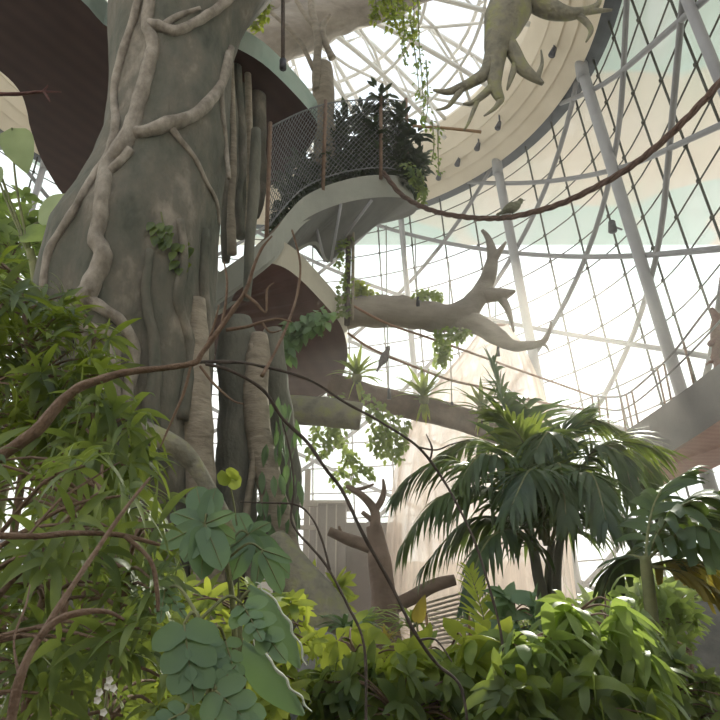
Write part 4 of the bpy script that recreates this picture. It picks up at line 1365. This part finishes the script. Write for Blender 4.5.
palm = thing('palm_tree', 'large shaggy palm with drooping dark fronds in the centre right', 'palm', V((P(551, 640, 9).x, 9, 0)))
gr = V((P(553, 640, 9).x, 9, 0))
for pts, rr in [([(553, 700, 9), (551, 640, 9), (546, 612, 9), (538, 575, 9), (532, 540, 9)], [8, 7, 7, 6, 5]), ([(556, 700, 9), (555, 640, 9), (557, 610, 9), (557, 570, 9), (562, 530, 9)], [7, 6, 5, 5, 4]), ([(552, 700, 9.1), (550, 620, 9.1), (548, 580, 9.1), (552, 540, 9.1)], [5, 5, 4, 4])]:
    w = [P(*q) for q in pts]
    w = [V((w[0].x, w[0].y, 0))] + w
    MB().tube(w, [S(r, w[2]) for r in rr], 10, 5, .12, 8).build('trunk', M['root_dark'], palm)
FR = [
    ([(536, 548, 9), (516, 505, 8.9), (478, 488, 8.7), (436, 500, 8.5), (402, 545, 8.4)], 44, .84, .075, 'l_palm', .9),
    ([(534, 545, 9), (500, 490, 9.1), (455, 462, 9.1), (420, 470, 9.1), (398, 492, 9.0)], 40, .84, .075, 'l_palm', .6),
    ([(535, 540, 9), (522, 480, 9.2), (508, 420, 9.4), (492, 366, 9.5)], 38, .78, .08, 'l_palm', .35),
    ([(540, 540, 9), (534, 480, 9), (522, 440, 8.9), (500, 415, 8.8)], 34, .72, .08, 'l_mid', .4),
    ([(545, 540, 9), (552, 470, 9.2), (562, 430, 9.3), (585, 412, 9.3)], 34, .84, .08, 'l_palm', .5),
    ([(552, 540, 9), (580, 470, 8.9), (615, 442, 8.8), (658, 450, 8.7)], 36, .82, .075, 'l_mid', .45),
    ([(556, 540, 9), (596, 488, 9.1), (632, 482, 9.2), (656, 510, 9.2)], 38, .84, .075, 'l_palm', .8),
    ([(558, 545, 9), (590, 510, 8.7), (622, 518, 8.5), (642, 560, 8.4)], 38, .82, .075, 'l_palm', .9),
    ([(538, 550, 9), (505, 520, 9.1), (465, 522, 9.2), (425, 565, 9.2)], 40, .82, .075, 'l_palm', .9),
    ([(538, 552, 9), (510, 530, 8.5), (485, 545, 8.2), (466, 598, 8.0)], 36, .66, .07, 'l_palm', .8),
    ([(546, 545, 9), (540, 490, 8.4), (530, 470, 7.9), (512, 505, 7.5)], 40, .78, .075, 'l_palm', .8),
    ([(550, 545, 9), (570, 485, 8.4), (592, 475, 8.0), (606, 520, 7.6)], 40, .78, .075, 'l_palm', .9),
    ([(548, 545, 9), (552, 480, 8.6), (560, 465, 8.1), (566, 515, 7.7)], 36, .74, .075, 'l_palm', .9),
    ([(545, 545, 9), (520, 470, 9.8), (480, 440, 10.4), (440, 455, 10.8)], 36, .84, .08, 'l_palm', .7),
    ([(552, 540, 9), (590, 460, 9.8), (630, 450, 10.4), (660, 490, 10.8)], 36, .84, .08, 'l_palm', .7),
    ([(545, 540, 9), (535, 450, 9.6), (525, 405, 9.9), (500, 385, 10.2)], 36, .78, .08, 'l_palm', .5),
    ([(540, 535, 9), (512, 470, 8.8), (482, 455, 8.5), (462, 478, 8.3)], 36, .74, .07, 'l_palm', .9),
    ([(548, 535, 9), (550, 450, 8.9), (548, 432, 8.6), (536, 450, 8.3)], 34, .74, .075, 'l_palm', .9),
    ([(556, 535, 9), (590, 455, 8.7), (618, 452, 8.4), (632, 490, 8.2)], 36, .74, .07, 'l_palm', .9),
    ([(550, 530, 9), (566, 440, 9.3), (590, 420, 9.3), (622, 432, 9.2)], 34, .74, .075, 'l_mid', .6),
]
for pts, n, L_, W_, m_, dr in FR:
    frond(palm, pts, n, L_, W_, m_, dr)

palm2 = thing('palm_tree', 'young palm with a smooth green stem and broad leaflets at the right edge', 'palm', V((P(657, 740, 6.2).x, 6.2, 0)))
w = [V((P(659, 740, 6.2).x, 6.2, 0)), P(658, 700, 6.2), P(654, 640, 6.2), P(649, 590, 6.2), P(645, 556, 6.2)]
MB().tube(w, [S(r, w[1]) for r in (9, 8, 7, 6.5, 5.5)], 12, 5, .06, 8).build('trunk', M['stem'], palm2)
for pts, n, L_, W_, m_, dr in [
    ([(646, 560, 6.2), (668, 518, 6.1), (700, 498, 6.0), (745, 492, 5.8)], 22, .50, .11, 'l_palm', .5),
    ([(647, 560, 6.2), (680, 532, 6.0), (715, 530, 5.7), (760, 565, 5.4)], 20, .50, .085, 'l_palm', .7),
    ([(646, 562, 6.2), (660, 528, 6.6), (690, 512, 7.0), (725, 515, 7.3)], 20, .52, .11, 'l_palm', .6),
    ([(647, 566, 6.2), (682, 572, 6.1), (712, 588, 6.0), (760, 630, 5.8)], 22, .44, .07, 'l_yellow', .5),
    ([(648, 566, 6.2), (680, 560, 6.3), (712, 566, 6.4), (760, 590, 6.5)], 22, .44, .07, 'l_yellow', .6),
    ([(645, 560, 6.2), (628, 556, 6.4), (612, 572, 6.6), (600, 600, 6.7)], 18, .36, .08, 'l_palm', .6),
    ([(646, 556, 6.2), (650, 520, 6.4), (662, 490, 6.5), (690, 470, 6.6)], 18, .42, .1, 'l_palm', .6),
    ([(660, 700, 6.0), (690, 640, 5.6), (720, 600, 5.4), (760, 580, 5.2)], 14, .3, .06, 'l_yellow', .5)][:7]:
    frond(palm2, pts, n, L_, W_, m_, dr, rib_r=.016, prof='ragged')
fern = thing('fern_palm', 'small fern-like palm with bright lime fronds glowing beside the slatted screen', 'palm', V((P(488, 700, 7.0).x, 7.0, 0)))
for pts in [[(492, 690, 7), (489, 650, 7), (482, 612, 7.1), (470, 572, 7.2)], [(494, 690, 7), (500, 660, 6.9), (508, 640, 6.8), (522, 630, 6.7)], [(490, 690, 7), (474, 668, 6.9), (456, 660, 6.8), (440, 668, 6.7)]]:
    q = [V((P(488, 700, 7.0).x, 7.0, 0))]
    frond(fern, pts, 30, .34, .036, 'l_fern', .25, 62, .012)
MB().tube([V((P(488, 700, 7.0).x, 7.0, 0)), P(492, 690, 7.0)], .03, 8, 2).build('trunk', M['stem'], fern)


# rosettes on the log
def rosette(label, px, py, Y, n, L, Wd, mat, group='rosette plants on the log'):
    p = P(px, py, Y)
    t = thing('rosette_plant', label, 'plant', p, group)
    b, o = MB(), MB()
    for i in range(n):
        a = 2.4 * i
        f = i / n
        d = V((math.cos(a), math.sin(a) * .8, .35 + 1.4 * f))
        b.leaf(p + V((0, 0, .1 * f)), d, UP, L * RND.uniform(.8, 1.15), Wd, 'strap', .55 - .3 * f, .3, 7)
    b.build('leaf_rosette', M[mat], t)
    for i in range(9):
        a = RND.uniform(0, 6.28)
        o.leaf(p, V((math.cos(a) * .5, math.sin(a) * .5, -1)), UP, L * .7, Wd, 'strap', .2, .3, 4)
    tag(o.build('old_leaves', M['l_lime'], t), 'yellowish drooping older leaves')
    MB().blob(p, (.12, .12, .14), 10, 7).build('crown', M['stem'], t)
    return t


rosette('spiky green rosette plant on the left end of the log, beside the landing', 357, 378, 14.6, 24, .75, .1, 'l_mid')
rosette('spiky green rosette plant with yellowish hanging leaves on the middle of the log', 424, 400, 14.6, 24, .8, .1, 'l_mid')
rosette('spiky dark rosette plant on the right end of the log, beside the palm tip', 482, 412, 14.6, 22, .75, .1, 'l_dark')


# trailing plants
def trail(label, paths, Y, mat, dens, ls, group=None, cat='plant', name='trailing_vine'):
    p0 = P(paths[0][0][0], paths[0][0][1], Y)
    t = thing(name, label, cat, p0, group)
    b, s = MB(), MB()
    for pts in paths:
        w = smooth_path([P(x, y, Y + RND.uniform(-.25, .25)) for x, y in pts], 8)
        s.tube(w, [.012, .006], 4, 1, cap=False)
        for q in w:
            for j in range(dens):
                b.leaf(q + rvec(ls * .6), rvec() + V((0, -.3, -.7)), V((0, -1, .5)), ls * RND.uniform(.7, 1.2), ls * .55, 'ovate', .2, .2, 3)
    b.build('foliage', M[mat], t)
    s.build('stem', M['stem'], t)
    return t


trail('trailing vine spilling under the left end of the log', [[(330, 400), (328, 430), (326, 455)], [(342, 398), (340, 430), (346, 452)], [(320, 402), (316, 432), (310, 452)], [(336, 405), (334, 425), (336, 440)]], 14.3, 'l_soft', 4, .17)
trail('small dark-leaved sprig hanging lowest below the log stub', [[(350, 452), (352, 475), (346, 488)], [(350, 455), (342, 470), (334, 480)], [(352, 455), (362, 466), (370, 474)]], 14.3, 'l_soft', 3, .15)
trail('trailing vine hanging from the log between the two left rosettes', [[(366, 395), (372, 420), (370, 448)], [(374, 400), (380, 430), (376, 452)], [(382, 405), (384, 425), (388, 440)]], 14.3, 'l_soft', 3, .17)
trail('trailing vine hanging below the middle rosette', [[(392, 418), (396, 438), (392, 456)], [(404, 420), (404, 440), (398, 458)], [(384, 425), (388, 445), (384, 455)]], 14.3, 'l_soft', 3, .16)
trail('pale vine tuft hanging under the long grey dead branch', [[(436, 332), (440, 346), (438, 362)], [(444, 332), (446, 348), (444, 360)], [(452, 330), (460, 336), (466, 332)]], 13.7, 'l_soft', 5, .16)
trail('small ferny tuft growing on top of the long grey dead branch', [[(415, 298), (422, 292), (432, 295)], [(424, 298), (436, 294), (440, 297)]], 14.0, 'l_soft', 4, .14)
trail('bright creeper growing at the left end of the grey dead branch', [[(354, 292), (362, 288), (372, 294)], [(352, 290), (358, 284), (362, 291)]], 13.6, 'l_lime', 5, .16)
trail('broad-leaved climber draped over the reddish landing', [[(285, 335), (296, 330), (306, 322)], [(306, 322), (318, 320), (326, 312)], [(296, 330), (290, 340), (286, 350)]], 10.9, 'l_blue', 3, .24)
trail('yellow-green vine hanging from the top beside the roof lattice', [[(372, -20), (376, 5), (374, 20)], [(388, -20), (392, 8), (390, 26)], [(400, -20), (404, 12), (402, 34)], [(412, -20), (414, 14), (412, 40)], [(380, -20), (384, 0), (383, 12)], [(395, -20), (398, 0), (396, 20)]], 9.5, 'l_lime', 5, .13)
trail('sparse long vine strand hanging from the top down to the bamboo pole', [[(418, -20), (419, 40), (422, 80), (424, 120)], [(410, 20), (416, 60), (420, 100)], [(426, 60), (428, 100), (425, 125)], [(405, 30), (402, 48), (406, 60)]], 9.3, 'l_soft', 2, .10)
trail('thin vine strand dangling below the bamboo pole', [[(432, 120), (434, 145), (431, 165)], [(438, 125), (438, 150), (439, 175)]], 9.3, 'l_soft', 1, .09)
trail('creeper hanging off the right end of the planted walkway', [[(408, 165), (414, 180), (420, 190)], [(416, 172), (421, 186), (424, 198)]], 12.6, 'l_mid', 4, .15)
trail('yellow-green foliage hanging behind the top of the trunk, above the pale green fascia', [[(252, 0), (250, 15), (253, 30)], [(258, -5), (260, 15), (257, 28)], [(262, -5), (266, 8), (264, 20)]], 11.0, 'l_lime', 4, .15)


# ground tufts
def tuft(label, px, py, Y, n, L, Wd, mat, name='strap_plant'):
    p = P(px, py, Y)
    base = V((p.x, p.y, 0))
    t = thing(name, label, 'plant', base)
    b = MB()
    for i in range(n):
        a = 2.4 * i
        b.leaf(p + rvec(.05), V((math.cos(a), math.sin(a), RND.uniform(.4, 1.3))), UP, L * RND.uniform(.7, 1.2), Wd, 'strap', .6, .25, 7)
    b.build('leaves', M[mat], t)
    MB().tube([base, p], [.06, .03], 8, 3).build('stem', M['stem'], t)


tuft('strap-leaved green plant at the foot of the buttress root', 348, 628, 8.4, 26, .6, .06, 'l_blue')
tuft('strap-leaved plant around the base of the broken dead tree, left side', 365, 625, 10.5, 22, .7, .07, 'l_soft')
tuft('strap-leaved plant right of the broken dead tree', 412, 626, 10.0, 22, .65, .07, 'l_soft')
tuft('pale yellow spiky tuft in front of the broken dead tree', 386, 640, 8.0, 30, .38, .022, 'l_yellow', 'spiky_tuft')
t = thing('broad_leaf_plant', 'single upright yellow-green leaf beside the dead tree', 'plant', V((P(418, 640, 8.5).x, 8.5, 0)))
MB().tube([V((P(418, 640, 8.5).x, 8.5, 0)), P(418, 640, 8.5), P(416, 622, 8.5)], .012, 6, 3).build('stem', M['stem'], t)
MB().leaf(P(416, 624, 8.5), P(423, 598, 8.4) - P(416, 624, 8.5), V((0, -1, .2)), .36, .16, 'ovate', .1, .2, 8).build('leaf', M['l_yellow'], t)
# white flowers low left
t = thing('white_flower_sprig', 'sprig of small white flowers low at the left, above the bottom edge', 'flower', V((P(108, 700, 2.1).x, 2.1, 0)))
st = MB().tube([V((P(108, 700, 2.1).x, 2.1, 0)), P(104, 720, 2.1), P(106, 690, 2.1), P(112, 670, 2.1)], .004, 5, 4).build('stem', M['stem'], t)
for x, y in [(110, 680), (114, 688), (100, 692), (98, 700), (104, 712), (108, 686)]:
    b = MB()
    c = P(x, y, 2.05 + RND.uniform(-.03, .03))
    for k in range(5):
        a = k * 2 * PI / 5
        b.leaf(c, V((math.cos(a), -.4, math.sin(a))), V((0, -1, 0)), .012, .010, 'oblong', .05, .1, 3)
    b.build('flower', M['flower'], t)

# ------------------------------------------------------------------ light and world
w = bpy.data.worlds.new('sky')
SC.world = w
w.use_nodes = True
nt = w.node_tree
nt.nodes.clear()
out = nt.nodes.new('ShaderNodeOutputWorld')
bg = nt.nodes.new('ShaderNodeBackground')
tc = nt.nodes.new('ShaderNodeTexCoord')
sx = nt.nodes.new('ShaderNodeSeparateXYZ')
rp = nt.nodes.new('ShaderNodeValToRGB')
rp.color_ramp.elements[0].position = 0.0
rp.color_ramp.elements[0].color = (1.0, 0.97, 0.93, 1)
rp.color_ramp.elements[1].position = 0.9
rp.color_ramp.elements[1].color = (0.62, 0.70, 0.80, 1)
e = rp.color_ramp.elements.new(0.45)
e.color = (0.98, 0.98, 0.98, 1)
nt.links.new(tc.outputs['Generated'], sx.inputs[0])
nt.links.new(sx.outputs['Z'], rp.inputs['Fac'])
nt.links.new(rp.outputs['Color'], bg.inputs['Color'])
bg.inputs['Strength'].default_value = 1.35
nt.links.new(bg.outputs[0], out.inputs['Surface'])
ld = bpy.data.lights.new('sun', 'SUN')
ld.energy = 6.0
ld.angle = math.radians(3)
ld.color = (1.0, 0.91, 0.78)
sun = bpy.data.objects.new('sun', ld)
COL.objects.link(sun)
sdir = V((0.42, 1.0, 0.62)).normalized()     # towards the sun, beyond the glazing on the right
sun.rotation_euler = sdir.to_track_quat('Z', 'Y').to_euler()
sun.location = (10, 30, 25)
SC.view_settings.view_transform = 'Standard'
SC.view_settings.look = 'None'
SC.view_settings.exposure = 0.38
SC.view_settings.gamma = 1.0
SC.view_settings.use_curve_mapping = False
SC.cycles.max_bounces = 8
SC.cycles.transparent_max_bounces = 24
SC.cycles.transmission_bounces = 4
SC.cycles.diffuse_bounces = 4
SC.cycles.glossy_bounces = 2
SC.cycles.sample_clamp_indirect = 6

# haze volume added for the bloom and lens veil, thickest below the glazing
hm = bpy.data.materials.new('veil_haze')
nt, N, L = nodes_of(hm)
o_ = N.new('ShaderNodeOutputMaterial')
vsn = N.new('ShaderNodeVolumeScatter')
vsn.inputs['Color'].default_value = (1.0, 0.95, 0.89, 1)
vsn.inputs['Anisotropy'].default_value = 0.6
tcn = N.new('ShaderNodeTexCoord')
mpn = N.new('ShaderNodeMapping')
mpn.vector_type = 'TEXTURE'
mpn.inputs['Location'].default_value = (2.5, 17.5, 5.0)
mpn.inputs['Scale'].default_value = (11, 11, 10)
grn = N.new('ShaderNodeTexGradient')
grn.gradient_type = 'SPHERICAL'
mln = N.new('ShaderNodeMath')
mln.operation = 'MULTIPLY_ADD'
mln.inputs[1].default_value = 0.023
mln.inputs[2].default_value = 0.0012
L.new(tcn.outputs['Object'], mpn.inputs['Vector'])
L.new(mpn.outputs['Vector'], grn.inputs['Vector'])
L.new(grn.outputs['Fac'], mln.inputs[0])
L.new(mln.outputs[0], vsn.inputs['Density'])
L.new(vsn.outputs[0], o_.inputs['Volume'])
hz = MB().box((0, 13.5, 9.2), (26, 31, 17.4)).build('haze', hm, None, smooth=False)
tag(hz, kind='structure')
SC.cycles.volume_bounces = 1
SC.cycles.volume_step_rate = 4
